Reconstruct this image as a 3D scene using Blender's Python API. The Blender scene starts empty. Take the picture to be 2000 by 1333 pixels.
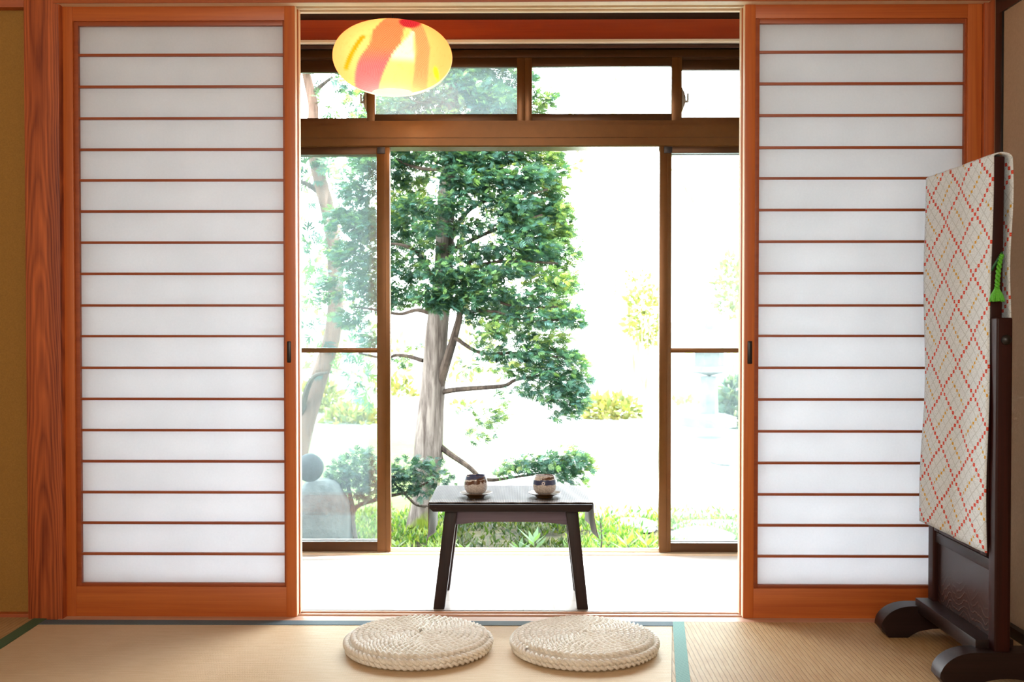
import bpy, bmesh, math, random
import numpy as np
from mathutils import Vector, Matrix, Euler

random.seed(7)
rng = np.random.default_rng(11)
scene = bpy.context.scene
COL = scene.collection
R = math.radians

# ------------------------------------------------------------------ camera
F = 2100.0
CAM = Vector((0.0, -3.17, 0.874))
ROT = Euler((R(90 - 0.98), 0.0, R(0.6)), 'XYZ')
RM = ROT.to_matrix()
cd = bpy.data.cameras.new('camera')
cam = bpy.data.objects.new('camera', cd)
COL.objects.link(cam)
cam.location = CAM
cam.rotation_euler = ROT
cd.sensor_width = 36.0
cd.lens = F / 2000 * 36.0
cd.clip_start = 0.05
cd.clip_end = 300
cd.dof.use_dof = True
cd.dof.focus_distance = 3.35
cd.dof.aperture_fstop = 8.0
scene.camera = cam


def at(px, py, Y):
    """point of the vertical plane y=Y seen at photo pixel px,py"""
    d = RM @ Vector(((px - 1000) / F, -(py - 666.5) / F, -1.0))
    t = (Y - CAM.y) / d.y
    return CAM + d * t


def ground_at(px, py, z):
    d = RM @ Vector(((px - 1000) / F, -(py - 666.5) / F, -1.0))
    t = (z - CAM.z) / d.z
    return CAM + d * t


# ------------------------------------------------------------------ node helpers
def new_mat(name):
    m = bpy.data.materials.new(name)
    m.use_nodes = True
    nt = m.node_tree
    nt.nodes.clear()
    out = nt.nodes.new('ShaderNodeOutputMaterial')
    return m, nt, out


class G:
    """small math-graph helper"""
    def __init__(s, nt):
        s.nt = nt

    def n(s, t, **kw):
        nd = s.nt.nodes.new(t)
        for k, v in kw.items():
            setattr(nd, k, v)
        return nd

    def put(s, sock, v):
        if isinstance(v, bpy.types.NodeSocket):
            s.nt.links.new(v, sock)
        elif v is not None:
            if isinstance(v, tuple) and len(v) == 3 and sock.type == 'RGBA':
                v = v + (1.0,)
            sock.default_value = v

    def m(s, op, a, b=None, c=None, clamp=False):
        nd = s.n('ShaderNodeMath', operation=op, use_clamp=clamp)
        s.put(nd.inputs[0], a)
        if b is not None:
            s.put(nd.inputs[1], b)
        if c is not None:
            s.put(nd.inputs[2], c)
        return nd.outputs[0]

    def mix(s, f, a, b, blend='MIX'):
        nd = s.n('ShaderNodeMix', data_type='RGBA', blend_type=blend)
        s.put(nd.inputs[0], f)
        s.put(nd.inputs[6], a)
        s.put(nd.inputs[7], b)
        return nd.outputs[2]

    def obj(s):
        return s.n('ShaderNodeTexCoord').outputs['Object']

    def uv(s):
        return s.n('ShaderNodeTexCoord').outputs['UV']

    def xyz(s, v):
        nd = s.n('ShaderNodeSeparateXYZ')
        s.put(nd.inputs[0], v)
        return nd.outputs[0], nd.outputs[1], nd.outputs[2]

    def vec(s, x, y, z):
        nd = s.n('ShaderNodeCombineXYZ')
        s.put(nd.inputs[0], x); s.put(nd.inputs[1], y); s.put(nd.inputs[2], z)
        return nd.outputs[0]

    def map(s, v, scale=(1, 1, 1), loc=(0, 0, 0)):
        nd = s.n('ShaderNodeMapping')
        s.put(nd.inputs['Vector'], v)
        nd.inputs['Scale'].default_value = scale
        nd.inputs['Location'].default_value = loc
        return nd.outputs[0]

    def noise(s, v, scale=5, detail=4, rough=0.55, dist=0.0):
        nd = s.n('ShaderNodeTexNoise')
        s.put(nd.inputs['Vector'], v)
        nd.inputs['Scale'].default_value = scale
        nd.inputs['Detail'].default_value = detail
        nd.inputs['Roughness'].default_value = rough
        nd.inputs['Distortion'].default_value = dist
        return nd.outputs[0]

    def ramp(s, f, stops):
        nd = s.n('ShaderNodeValToRGB')
        s.put(nd.inputs[0], f)
        el = nd.color_ramp.elements
        while len(el) < len(stops):
            el.new(0.5)
        for e, (p, c) in zip(el, stops):
            e.position = p
            e.color = (c + (1.0,)) if len(c) == 3 else c
        return nd.outputs[0]

    def step(s, a, lo, hi):
        nd = s.n('ShaderNodeMapRange', interpolation_type='SMOOTHSTEP')
        s.put(nd.inputs[0], a)
        nd.inputs[1].default_value = lo
        nd.inputs[2].default_value = hi
        return nd.outputs[0]

    def bump(s, h, strength=0.2, dist=0.002):
        nd = s.n('ShaderNodeBump')
        s.put(nd.inputs['Height'], h)
        nd.inputs['Strength'].default_value = strength
        nd.inputs['Distance'].default_value = dist
        return nd.outputs[0]

    def bsdf(s, col, rough=0.5, metal=0.0, normal=None, spec=0.5, sheen=0.0, coat=0.0):
        nd = s.n('ShaderNodeBsdfPrincipled')
        s.put(nd.inputs['Base Color'], col)
        s.put(nd.inputs['Roughness'], rough)
        s.put(nd.inputs['Metallic'], metal)
        nd.inputs['Specular IOR Level'].default_value = spec
        nd.inputs['Sheen Weight'].default_value = sheen
        nd.inputs['Coat Weight'].default_value = coat
        if normal is not None:
            s.put(nd.inputs['Normal'], normal)
        return nd.outputs[0]

    def mixsh(s, f, a, b):
        nd = s.n('ShaderNodeMixShader')
        s.put(nd.inputs[0], f); s.put(nd.inputs[1], a); s.put(nd.inputs[2], b)
        return nd.outputs[0]


def srgb(r, g, b):
    def f(c):
        c /= 255
        return c / 12.92 if c <= 0.04045 else ((c + 0.055) / 1.055) ** 2.4
    return (f(r), f(g), f(b))


def wood(name, light, dark, axis='X', rough=0.42, across=34, along=1.3, contrast=1.0, bump=0.12, rings=False, spec=0.5, coat=0.0):
    m, nt, out = new_mat(name)
    g = G(nt)
    co = g.obj()
    rnd = g.n('ShaderNodeObjectInfo').outputs['Random']
    sh = g.vec(g.m('MULTIPLY', rnd, 7.3), g.m('MULTIPLY', rnd, 3.1), g.m('MULTIPLY', rnd, 5.7))
    ad = g.n('ShaderNodeVectorMath', operation='ADD')
    g.put(ad.inputs[0], co); g.put(ad.inputs[1], sh)
    v = ad.outputs[0]
    sc = {'X': (along, across, across), 'Y': (across, along, across), 'Z': (across, across, along)}[axis]
    sf = {'X': (3, 260, 260), 'Y': (260, 3, 260), 'Z': (260, 260, 3)}[axis]
    n1 = g.noise(g.map(v, sc), 1.0, 5, 0.6, 0.6)
    n2 = g.noise(g.map(v, sf), 1.0, 2, 0.5)
    f = g.m('ADD', g.m('MULTIPLY', n1, 0.75), g.m('MULTIPLY', n2, 0.25))
    if rings:
        x, y, z = g.xyz(co)
        wob = g.noise(g.map(co, (4, 4, 1.1)), 1.0, 3, 0.55)
        xx = g.m('SUBTRACT', x, rings)
        q = g.m('ADD', g.m('MULTIPLY', g.m('MULTIPLY', xx, xx), 900), g.m('MULTIPLY', z, 1.6))
        q = g.m('ADD', q, g.m('MULTIPLY', wob, 5.0))
        rg = g.m('ABSOLUTE', g.m('SUBTRACT', g.m('FRACT', g.m('MULTIPLY', q, 1.9)), 0.5))
        f = g.m('ADD', g.m('MULTIPLY', f, 0.85), g.m('MULTIPLY', rg, 0.30))
    lo, hi = 0.5 - 0.22 / contrast, 0.5 + 0.22 / contrast
    mid = tuple((a + b) / 2 for a, b in zip(light, dark))
    c = g.ramp(f, [(lo, dark), (0.5, mid), (hi, light)])
    nrm = g.bump(f, bump, 0.002)
    sh = g.bsdf(c, rough, 0, nrm, spec, coat=coat)
    nt.links.new(sh, out.inputs[0])
    return m


def plain(name, col, rough=0.5, metal=0.0, nscale=40, var=0.12, bump=0.05, spec=0.5, bdist=0.002):
    m, nt, out = new_mat(name)
    g = G(nt)
    n = g.noise(g.obj(), nscale, 4, 0.6)
    d = tuple(c * (1 - var) for c in col)
    l = tuple(min(1, c * (1 + var)) for c in col)
    c = g.ramp(n, [(0.3, d), (0.7, l)])
    nt.links.new(g.bsdf(c, rough, metal, g.bump(n, bump, bdist), spec), out.inputs[0])
    return m


M = {}
M['door_h'] = wood('cedar_horizontal', srgb(210, 116, 50), srgb(170, 78, 26), 'X')
M['door_v'] = wood('cedar_vertical', srgb(210, 116, 50), srgb(176, 82, 30), 'Z')
M['lattice'] = wood('cedar_lattice', srgb(172, 88, 46), srgb(140, 62, 30), 'X')
M['post'] = wood('old_post', srgb(204, 104, 50), srgb(112, 40, 14), 'Z', rings=-1.415, contrast=1.35, rough=0.5)
M['beam'] = wood('head_beam', srgb(190, 98, 44), srgb(150, 66, 26), 'X')
M['sill'] = wood('sill_wood', srgb(222, 184, 158), srgb(190, 138, 108), 'X', rough=0.5)
M['redbeam'] = wood('red_beam', srgb(186, 72, 20), srgb(150, 46, 10), 'X', across=12)
M['darkwood'] = wood('dark_stained', srgb(48, 25, 20), srgb(24, 11, 9), 'Z', rough=0.45, across=60, bump=0.1, spec=0.28)
M['darkwood_x'] = wood('dark_stained_x', srgb(46, 26, 23), srgb(24, 12, 10), 'X', rough=0.42, across=60, bump=0.1, spec=0.28)
M['darkwood_y'] = wood('dark_stained_y', srgb(46, 24, 20), srgb(23, 11, 9), 'Y', rough=0.42, across=60, bump=0.1, spec=0.28)
M['apron'] = wood('apron_wood', srgb(116, 100, 116), srgb(84, 68, 78), 'X', rough=0.28, across=50)  # purple-grey reflection put into the apron colour
M['redwood'] = wood('mirror_wood', srgb(58, 17, 11), srgb(28, 7, 4), 'Z', rough=0.45, across=70, spec=0.25)
M['black'] = plain('black_lacquer', srgb(16, 13, 12), 0.35, 0, 60, 0.2)
M['metal_black'] = plain('dark_metal', srgb(44, 36, 34), 0.35, 0.6, 80, 0.2)
M['bronze'] = plain('bronze_aluminium', srgb(98, 62, 28), 0.26, 0.35, 30, 0.06, 0.01, 0.2)
M['bronze_d'] = plain('bronze_dark', srgb(70, 43, 19), 0.30, 0.35, 30, 0.06, 0.01, 0.2)
M['latch'] = plain('latch_metal', srgb(120, 112, 100), 0.4, 0.7, 50, 0.1)
M['ochre'] = plain('ochre_plaster', srgb(160, 118, 58), 0.95, 0, 220, 0.1, 0.35, 0.2)
M['beige'] = plain('beige_wall_paper', srgb(178, 148, 120), 0.95, 0, 160, 0.07, 0.25, 0.2)
M['ceiling'] = wood('ceiling_boards', srgb(196, 172, 140), srgb(170, 142, 108), 'Y', across=10)
M['plaster'] = plain('pale_plaster', srgb(226, 220, 208), 0.95, 0, 120, 0.05, 0.1)
M['palewood'] = wood('pale_wood', srgb(244, 226, 200), srgb(222, 192, 152), 'X', rough=0.5)  # plain pale wood; also carries light painted on the head beam's underside
M['litwood_z'] = wood('lit_edge_wood', srgb(248, 222, 186), srgb(226, 184, 136), 'Z', rough=0.5)  # daylight on the door edges put into the colour
M['darkboard'] = wood('dark_board', srgb(70, 36, 18), srgb(48, 22, 10), 'X')
M['cord'] = plain('black_cord', srgb(20, 18, 18), 0.6)


def mat_paper():
    m, nt, out = new_mat('washi_paper')
    g = G(nt)
    co = g.obj()
    n = g.noise(co, 160, 4, 0.7)
    n2 = g.noise(co, 7, 3, 0.5)
    f = g.m('ADD', g.m('MULTIPLY', n, 0.5), g.m('MULTIPLY', n2, 0.5))
    c = g.ramp(f, [(0.3, (0.87, 0.878, 0.90)), (0.7, (0.94, 0.945, 0.965))])
    d = g.n('ShaderNodeBsdfDiffuse'); g.put(d.inputs[0], c)
    t = g.n('ShaderNodeBsdfTranslucent'); g.put(t.inputs[0], c)
    nt.links.new(g.mixsh(0.69, d.outputs[0], t.outputs[0]), out.inputs[0])
    return m


def mat_glass(name, haze):
    m, nt, out = new_mat(name)
    g = G(nt)
    tr = g.n('ShaderNodeBsdfTransparent'); tr.inputs[0].default_value = (0.93, 0.97, 0.97, 1)
    gl = g.n('ShaderNodeBsdfGlossy'); gl.inputs['Roughness'].default_value = 0.02
    gl.inputs[0].default_value = (1, 1, 1, 1)
    fr = g.n('ShaderNodeFresnel'); fr.inputs[0].default_value = 1.45
    a = g.mixsh(g.m('MULTIPLY', fr.outputs[0], 0.9), tr.outputs[0], gl.outputs[0])
    tl = g.n('ShaderNodeBsdfTranslucent'); tl.inputs[0].default_value = (0.78, 0.90, 0.96, 1)
    n = g.noise(g.obj(), 2.3, 3, 0.6)
    hz = g.m('MULTIPLY', g.m('ADD', g.m('MULTIPLY', n, 0.8), 0.6), haze)
    nt.links.new(g.mixsh(hz, a, tl.outputs[0]), out.inputs[0])
    return m


def mat_tatami(name, axis, pitch, light, dark, line):
    m, nt, out = new_mat(name)
    g = G(nt)
    co = g.obj()
    x, y, z = g.xyz(co)
    c0, c1 = (y, x) if axis == 'X' else (x, y)     # c0: across the ribs
    wob = g.m('MULTIPLY', g.m('SUBTRACT', g.noise(co, 14, 2), 0.5), pitch * 0.5)
    fr = g.m('FRACT', g.m('DIVIDE', g.m('ADD', c0, wob), pitch))
    rib = g.m('ABSOLUTE', g.m('SUBTRACT', fr, 0.5))            # 0 mid .. 0.5 at seam
    seam = g.step(rib, 0.36, 0.5)
    # rush stalks across the ribs, offset every rib
    idx = g.m('FLOOR', g.m('DIVIDE', g.m('ADD', c0, wob), pitch))
    st = g.m('FRACT', g.m('ADD', g.m('DIVIDE', c1, 0.0042), g.m('MULTIPLY', idx, 0.5)))
    stalk = g.m('ABSOLUTE', g.m('SUBTRACT', st, 0.5))
    sc = (14, 90, 1) if axis == 'X' else (90, 14, 1)
    n = g.noise(g.map(co, sc), 1.0, 4, 0.65)
    n2 = g.noise(co, 3.0, 3, 0.5)
    base = g.ramp(g.m('ADD', g.m('MULTIPLY', n, 0.6), g.m('MULTIPLY', n2, 0.4)), [(0.32, dark), (0.68, light)])
    base = g.mix(g.m('MULTIPLY', stalk, 0.35), base, tuple(c * 0.72 for c in light))
    col = g.mix(g.m('MULTIPLY', seam, line), base, tuple(c * 0.35 for c in dark))
    h = g.m('SUBTRACT', g.m('MULTIPLY', stalk, 0.4), seam)
    nt.links.new(g.bsdf(col, 0.6, 0, g.bump(h, 0.5, 0.0015), 0.35), out.inputs[0])
    return m


def mat_heri(name, a, b):
    m, nt, out = new_mat(name)
    g = G(nt)
    x, y, z = g.xyz(g.obj())
    p = 0.011
    u = g.m('FRACT', g.m('DIVIDE', g.m('ADD', x, y), p))
    v = g.m('FRACT', g.m('DIVIDE', g.m('SUBTRACT', x, y), p))
    l = g.m('MAXIMUM', g.step(g.m('ABSOLUTE', g.m('SUBTRACT', u, 0.5)), 0.38, 0.48), g.step(g.m('ABSOLUTE', g.m('SUBTRACT', v, 0.5)), 0.38, 0.48))
    nt.links.new(g.bsdf(g.mix(l, a, b), 0.75, 0, g.bump(l, 0.2, 0.0006), 0.3), out.inputs[0])
    return m


def mat_planks():
    m, nt, out = new_mat('veranda_boards')
    g = G(nt)
    co = g.obj()
    x, y, z = g.xyz(co)
    w = 0.095
    row = g.m('FLOOR', g.m('DIVIDE', y, w))
    fr = g.m('ABSOLUTE', g.m('SUBTRACT', g.m('FRACT', g.m('DIVIDE', y, w)), 0.5))
    seam = g.step(fr, 0.482, 0.497)
    hsh = g.m('FRACT', g.m('MULTIPLY', g.m('SINE', g.m('MULTIPLY', row, 12.9898)), 43758.5))
    xx = g.m('ADD', g.m('DIVIDE', x, 1.21), hsh)
    fx = g.m('ABSOLUTE', g.m('SUBTRACT', g.m('FRACT', xx), 0.5))
    butt = g.step(fx, 0.4975, 0.4995)
    n = g.noise(g.map(co, (2.2, 60, 1)), 1.0, 4, 0.6)
    base = g.ramp(g.m('ADD', g.m('MULTIPLY', n, 0.6), g.m('MULTIPLY', hsh, 0.4)), [(0.2, srgb(222, 210, 202)), (0.8, srgb(240, 230, 224))])
    col = g.mix(g.m('MULTIPLY', g.m('MAXIMUM', seam, butt), 0.55), base, srgb(150, 118, 100))
    nt.links.new(g.bsdf(col, 0.28, 0, g.bump(g.m('MULTIPLY', seam, -1), 0.3, 0.001), 0.5), out.inputs[0])
    return m


def mat_attr_leaf(name, trans=0.35, rough=0.5):
    m, nt, out = new_mat(name)
    g = G(nt)
    a = g.n('ShaderNodeAttribute', attribute_name='tint').outputs['Color']
    d = g.bsdf(a, rough, 0, None, 0.4)
    t = g.n('ShaderNodeBsdfTranslucent')
    g.put(t.inputs[0], g.mix(1.0, a, (1.6, 1.5, 0.7), 'MULTIPLY'))
    nt.links.new(g.mixsh(trans, d, t.outputs[0]), out.inputs[0])
    return m


def mat_bark(name, light, dark, moss=None, hs=(14, 14, 1.6)):
    m, nt, out = new_mat(name)
    g = G(nt)
    co = g.obj()
    n = g.noise(g.map(co, hs), 1.6, 6, 0.65, 0.8)
    n2 = g.noise(g.map(co, (70, 70, 7)), 1.0, 3, 0.6)
    f = g.m('ADD', g.m('MULTIPLY', n, 0.7), g.m('MULTIPLY', n2, 0.3))
    c = g.ramp(f, [(0.38, dark), (0.5, tuple((a + b) / 2 for a, b in zip(light, dark))), (0.6, light)])
    if moss:
        z = g.xyz(co)[2]
        k = g.m('MULTIPLY', g.step(g.noise(co, 5, 3), 0.42, 0.58), g.m('SUBTRACT', 1.0, g.step(z, 0.12, 0.42)))
        c = g.mix(k, c, moss)
    nt.links.new(g.bsdf(c, 0.9, 0, g.bump(f, 0.8, 0.02), 0.2), out.inputs[0])
    return m


def mat_rock(name, light, dark, sc=6):
    m, nt, out = new_mat(name)
    g = G(nt)
    co = g.obj()
    f = g.m('ADD', g.m('MULTIPLY', g.noise(co, sc, 6, 0.65), 0.65), g.m('MULTIPLY', g.noise(co, sc * 6, 4, 0.6), 0.35))
    c = g.ramp(f, [(0.36, dark), (0.5, tuple((a + b) / 2 for a, b in zip(light, dark))), (0.64, light)])
    nt.links.new(g.bsdf(c, 0.85, 0, g.bump(f, 0.6, 0.02), 0.3), out.inputs[0])
    return m


def mat_cover():
    """white quilted cloth with a lattice of red dots and short rows of yellow dots"""
    m, nt, out = new_mat('dotted_lattice_cloth')
    g = G(nt)
    u, v, _ = g.xyz(g.uv())                      # metres across / up
    s = 0.80
    P = 0.150
    DS = 7.0                                     # dots per period
    wob = g.m('MULTIPLY', g.m('SUBTRACT', g.noise(g.uv(), 9, 2), 0.5), 0.010)
    a = g.m('DIVIDE', g.m('ADD', g.m('ADD', v, g.m('MULTIPLY', u, s)), wob), P)
    b = g.m('DIVIDE', g.m('ADD', g.m('SUBTRACT', v, g.m('MULTIPLY', u, s)), wob), P)

    def cen(x, off=0.0):                          # distance to nearest integer (+off), in periods
        return g.m('ABSOLUTE', g.m('SUBTRACT', g.m('FRACT', g.m('ADD', x, 0.5 - off)), 0.5))

    def dots(line, along, rad, off=0.0):
        dl = g.m('MULTIPLY', cen(line, off), 1.0)
        al = g.m('DIVIDE', cen(g.m('MULTIPLY', along, DS)), DS)
        # diamond shaped knot
        d = g.m('ADD', g.m('MULTIPLY', dl, 1.0), g.m('MULTIPLY', al, 1.0))
        return g.m('SUBTRACT', 1.0, g.step(d, rad * 0.82, rad)), g.m('SUBTRACT', 1.0, g.step(d, rad * 0.18, rad * 0.32))

    r1, h1 = dots(a, b, 0.062)
    r2, h2 = dots(b, a, 0.062)
    red = g.m('MAXIMUM', r1, r2)
    hole = g.m('MAXIMUM', h1, h2)
    ya, _h = dots(a, b, 0.052, 0.5)
    yb, _h2 = dots(b, a, 0.052, 0.5)
    par = g.m('GREATER_THAN', g.m('FRACT', g.m('MULTIPLY', g.m('ADD', g.m('FLOOR', a), g.m('FLOOR', b)), 0.5)), 0.25)
    ina = g.m('LESS_THAN', g.m('ABSOLUTE', g.m('SUBTRACT', g.m('FRACT', b), 0.5)), 0.36)
    inb = g.m('LESS_THAN', g.m('ABSOLUTE', g.m('SUBTRACT', g.m('FRACT', a), 0.5)), 0.36)
    yel = g.m('MAXIMUM', g.m('MULTIPLY', g.m('MULTIPLY', ya, par), ina),
              g.m('MULTIPLY', g.m('MULTIPLY', yb, g.m('SUBTRACT', 1.0, par)), inb))
    gl = g.m('MAXIMUM', g.m('SUBTRACT', 1.0, g.step(cen(g.m('MULTIPLY', a, 4)), 0.02, 0.06)),
             g.m('SUBTRACT', 1.0, g.step(cen(g.m('MULTIPLY', b, 4)), 0.02, 0.06)))
    crep = g.noise(g.uv(), 260, 3, 0.6)
    base = g.ramp(crep, [(0.35, srgb(214, 222, 228)), (0.65, srgb(246, 252, 255))])
    base = g.mix(g.m('MULTIPLY', gl, 0.35), base, srgb(150, 150, 140))
    c = g.mix(yel, base, srgb(226, 166, 30))
    c = g.mix(red, c, srgb(226, 52, 22))
    c = g.mix(g.m('MULTIPLY', g.m('MULTIPLY', hole, red), 0.45), c, srgb(240, 190, 160))
    h = g.m('SUBTRACT', g.m('ADD', crep, g.m('MULTIPLY', red, 0.5)), g.m('MULTIPLY', gl, 0.4))
    nt.links.new(g.bsdf(c, 0.9, 0, g.bump(h, 0.6, 0.002), 0.2, sheen=0.1), out.inputs[0])
    return m


def mat_runner():
    m, nt, out = new_mat('woven_runner')
    g = G(nt)
    u, v, _ = g.xyz(g.uv())
    a = g.m('ABSOLUTE', g.m('SUBTRACT', g.m('FRACT', g.m('DIVIDE', u, 0.0052)), 0.5))
    b = g.m('ABSOLUTE', g.m('SUBTRACT', g.m('FRACT', g.m('DIVIDE', v, 0.0075)), 0.5))
    ch = g.m('GREATER_THAN', g.m('ADD', a, b), 0.5)
    n = g.noise(g.uv(), 60, 4, 0.6)
    base = g.ramp(n, [(0.3, srgb(36, 38, 40)), (0.7, srgb(58, 56, 56))])
    edge = g.m('SUBTRACT', 1.0, g.step(v, 0.03, 0.075))     # pale knotted border along the near edge
    amt = g.m('MULTIPLY', ch, g.m('ADD', g.m('MULTIPLY', edge, 0.55), 0.28))
    c = g.mix(amt, base, srgb(142, 124, 114))
    nt.links.new(g.bsdf(c, 0.55, 0, g.bump(g.m('ADD', a, b), 0.35, 0.001), 0.35), out.inputs[0])
    return m


def mat_cup(name, kind):
    m, nt, out = new_mat(name)
    g = G(nt)
    co = g.obj()
    x, y, z = g.xyz(co)
    ang = g.m('ARCTAN2', x, g.m('MULTIPLY', y, -1.0))
    rib = g.m('ABSOLUTE', g.m('SUBTRACT', g.m('FRACT', g.m('MULTIPLY', ang, 11.0)), 0.5))
    n = g.noise(co, 240, 3, 0.6)
    base = g.ramp(n, [(0.35, srgb(190, 180, 174)), (0.65, srgb(240, 234, 230))])
    base = g.mix(g.m('MULTIPLY', g.m('LESS_THAN', z, 0.034), g.m('MULTIPLY', rib, 0.7)), base, srgb(130, 112, 104))
    w = g.m('MULTIPLY', g.m('SUBTRACT', g.noise(co, 60, 2), 0.5), 0.010)
    zz = g.m('ADD', z, w)
    blue, brown = srgb(66, 74, 112), srgb(96, 56, 30)

    def band(zc, hw, k=0.0):
        d = g.m('ABSOLUTE', g.m('SUBTRACT', g.m('ADD', zz, g.m('MULTIPLY', ang, k)), zc))
        return g.m('SUBTRACT', 1.0, g.step(d, hw * 0.75, hw))
    if kind == 0:
        c = g.mix(band(0.054, 0.006, -0.001), base, blue)
        bb = g.m('MULTIPLY', band(0.040, 0.0065, -0.003), g.step(g.noise(co, 45, 2), 0.36, 0.46))
        c = g.mix(bb, c, brown)
        c = g.mix(g.m('MULTIPLY', band(0.047, 0.003, -0.008), g.m('GREATER_THAN', ang, 0.1)), c, brown)
    else:
        c = g.mix(band(0.040, 0.0085), base, blue)
        r = g.m('SQRT', g.m('ADD', g.m('POWER', g.m('MULTIPLY', g.m('ADD', ang, 0.12), 0.036), 2.0), g.m('POWER', g.m('SUBTRACT', z, 0.038), 2.0)))
        ring = g.m('MULTIPLY', g.m('GREATER_THAN', r, 0.0026), g.m('LESS_THAN', r, 0.0052))
        c = g.mix(ring, c, srgb(225, 220, 225))
        c = g.mix(g.m('MULTIPLY', band(0.051, 0.0038, -0.003), g.m('GREATER_THAN', ang, -0.25)), c, brown)
    nt.links.new(g.bsdf(c, 0.35, 0, g.bump(g.m('MULTIPLY', rib, g.m('LESS_THAN', z, 0.034)), 0.3, 0.001), 0.5), out.inputs[0])
    return m


def mat_shade():
    m, nt, out = new_mat('painted_gauze_shade')
    g = G(nt)
    a = g.n('ShaderNodeAttribute', attribute_name='tint').outputs['Color']
    co = g.obj()
    x, y, z = g.xyz(co)
    n = g.noise(co, 55, 4, 0.7)
    ang = g.m('ARCTAN2', x, y)
    p1 = g.m('ABSOLUTE', g.m('SUBTRACT', g.m('FRACT', g.m('ADD', g.m('MULTIPLY', ang, 26), g.m('MULTIPLY', z, 120))), 0.5))
    p2 = g.m('ABSOLUTE', g.m('SUBTRACT', g.m('FRACT', g.m('SUBTRACT', g.m('MULTIPLY', ang, 26), g.m('MULTIPLY', z, 190))), 0.5))
    net = g.m('MAXIMUM', g.step(p1, 0.34, 0.48), g.step(p2, 0.34, 0.48))
    sat = g.n('ShaderNodeAttribute', attribute_name='tint').outputs['Alpha']
    k = g.m('MULTIPLY', net, g.m('ADD', g.m('MULTIPLY', sat, 0.8), 0.10))
    c = g.mix(k, a, g.mix(1.0, a, (0.45, 0.25, 0.2), 'MULTIPLY'))
    c = g.mix(g.m('MULTIPLY', g.step(n, 0.52, 0.7), 0.22), c, g.mix(1.0, c, (0.85, 0.6, 0.4), 'MULTIPLY'))
    t = g.n('ShaderNodeBsdfTranslucent'); g.put(t.inputs[0], c)
    d = g.n('ShaderNodeBsdfDiffuse'); g.put(d.inputs[0], c)
    nt.links.new(g.mixsh(0.55, d.outputs[0], t.outputs[0]), out.inputs[0])
    return m


def mat_bulb():
    m, nt, out = new_mat('lit_bulb')
    g = G(nt)
    e = g.n('ShaderNodeEmission')
    e.inputs[0].default_value = (1.0, 0.80, 0.5, 1)
    e.inputs[1].default_value = 25.0
    nt.links.new(e.outputs[0], out.inputs[0])
    return m


def mat_rope():
    m, nt, out = new_mat('rush_rope')
    g = G(nt)
    co = g.obj()
    f = g.m('ADD', g.m('MULTIPLY', g.noise(co, 400, 3, 0.6), 0.6), g.m('MULTIPLY', g.noise(co, 30, 2, 0.5), 0.4))
    c = g.ramp(f, [(0.32, srgb(220, 208, 190)), (0.66, srgb(252, 248, 240))])
    nt.links.new(g.bsdf(c, 0.55, 0, g.bump(f, 0.3, 0.001), 0.4), out.inputs[0])
    return m


def mat_ground():
    m, nt, out = new_mat('garden_soil')
    g = G(nt)
    co = g.obj()
    x, y, z = g.xyz(co)
    n = g.noise(co, 9, 6, 0.65)
    nb = g.noise(co, 1.1, 3, 0.5)
    soil = g.ramp(n, [(0.35, (0.008, 0.007, 0.003)), (0.6, (0.05, 0.045, 0.018))])
    sand = g.ramp(n, [(0.3, (0.22, 0.225, 0.19)), (0.7, (0.32, 0.325, 0.30))])
    k = g.step(g.m('ADD', y, g.m('MULTIPLY', nb, 0.8)), 3.9, 4.7)
    lawn = g.ramp(n, [(0.3, (0.035, 0.060, 0.010)), (0.7, (0.085, 0.115, 0.025))])
    kl = g.m('MULTIPLY', g.m('SUBTRACT', 1.0, g.step(g.m('ADD', x, g.m('MULTIPLY', nb, 0.8)), -0.5, 0.3)), g.m('SUBTRACT', 1.0, g.step(y, 8.0, 12.0)))
    sand = g.mix(kl, sand, lawn)
    nt.links.new(g.bsdf(g.mix(k, soil, sand), 0.9, 0, g.bump(n, 0.5, 0.02), 0.2), out.inputs[0])
    return m


def mat_carved():
    """dark panel with faint wavy raised grain"""
    m, nt, out = new_mat('rippled_dark_panel')
    g = G(nt)
    co = g.obj()
    x, y, z = g.xyz(co)
    n = g.noise(g.map(co, (1, 9, 6)), 1.0, 3, 0.55)
    q = g.m('ADD', g.m('MULTIPLY', z, 60), g.m('ADD', g.m('MULTIPLY', g.m('SINE', g.m('MULTIPLY', y, 70)), 0.5), g.m('MULTIPLY', n, 7)))
    w = g.step(g.m('ABSOLUTE', g.m('SUBTRACT', g.m('FRACT', q), 0.5)), 0.30, 0.5)
    low = g.m('SUBTRACT', 1.0, g.step(z, 0.10, 0.22))
    k = g.m('MULTIPLY', w, low)
    c = g.mix(g.m('MULTIPLY', k, 0.7), srgb(48, 28, 26), srgb(104, 58, 36))
    nt.links.new(g.bsdf(c, 0.35, 0, g.bump(k, 0.3, 0.002), 0.5), out.inputs[0])
    return m


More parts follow.
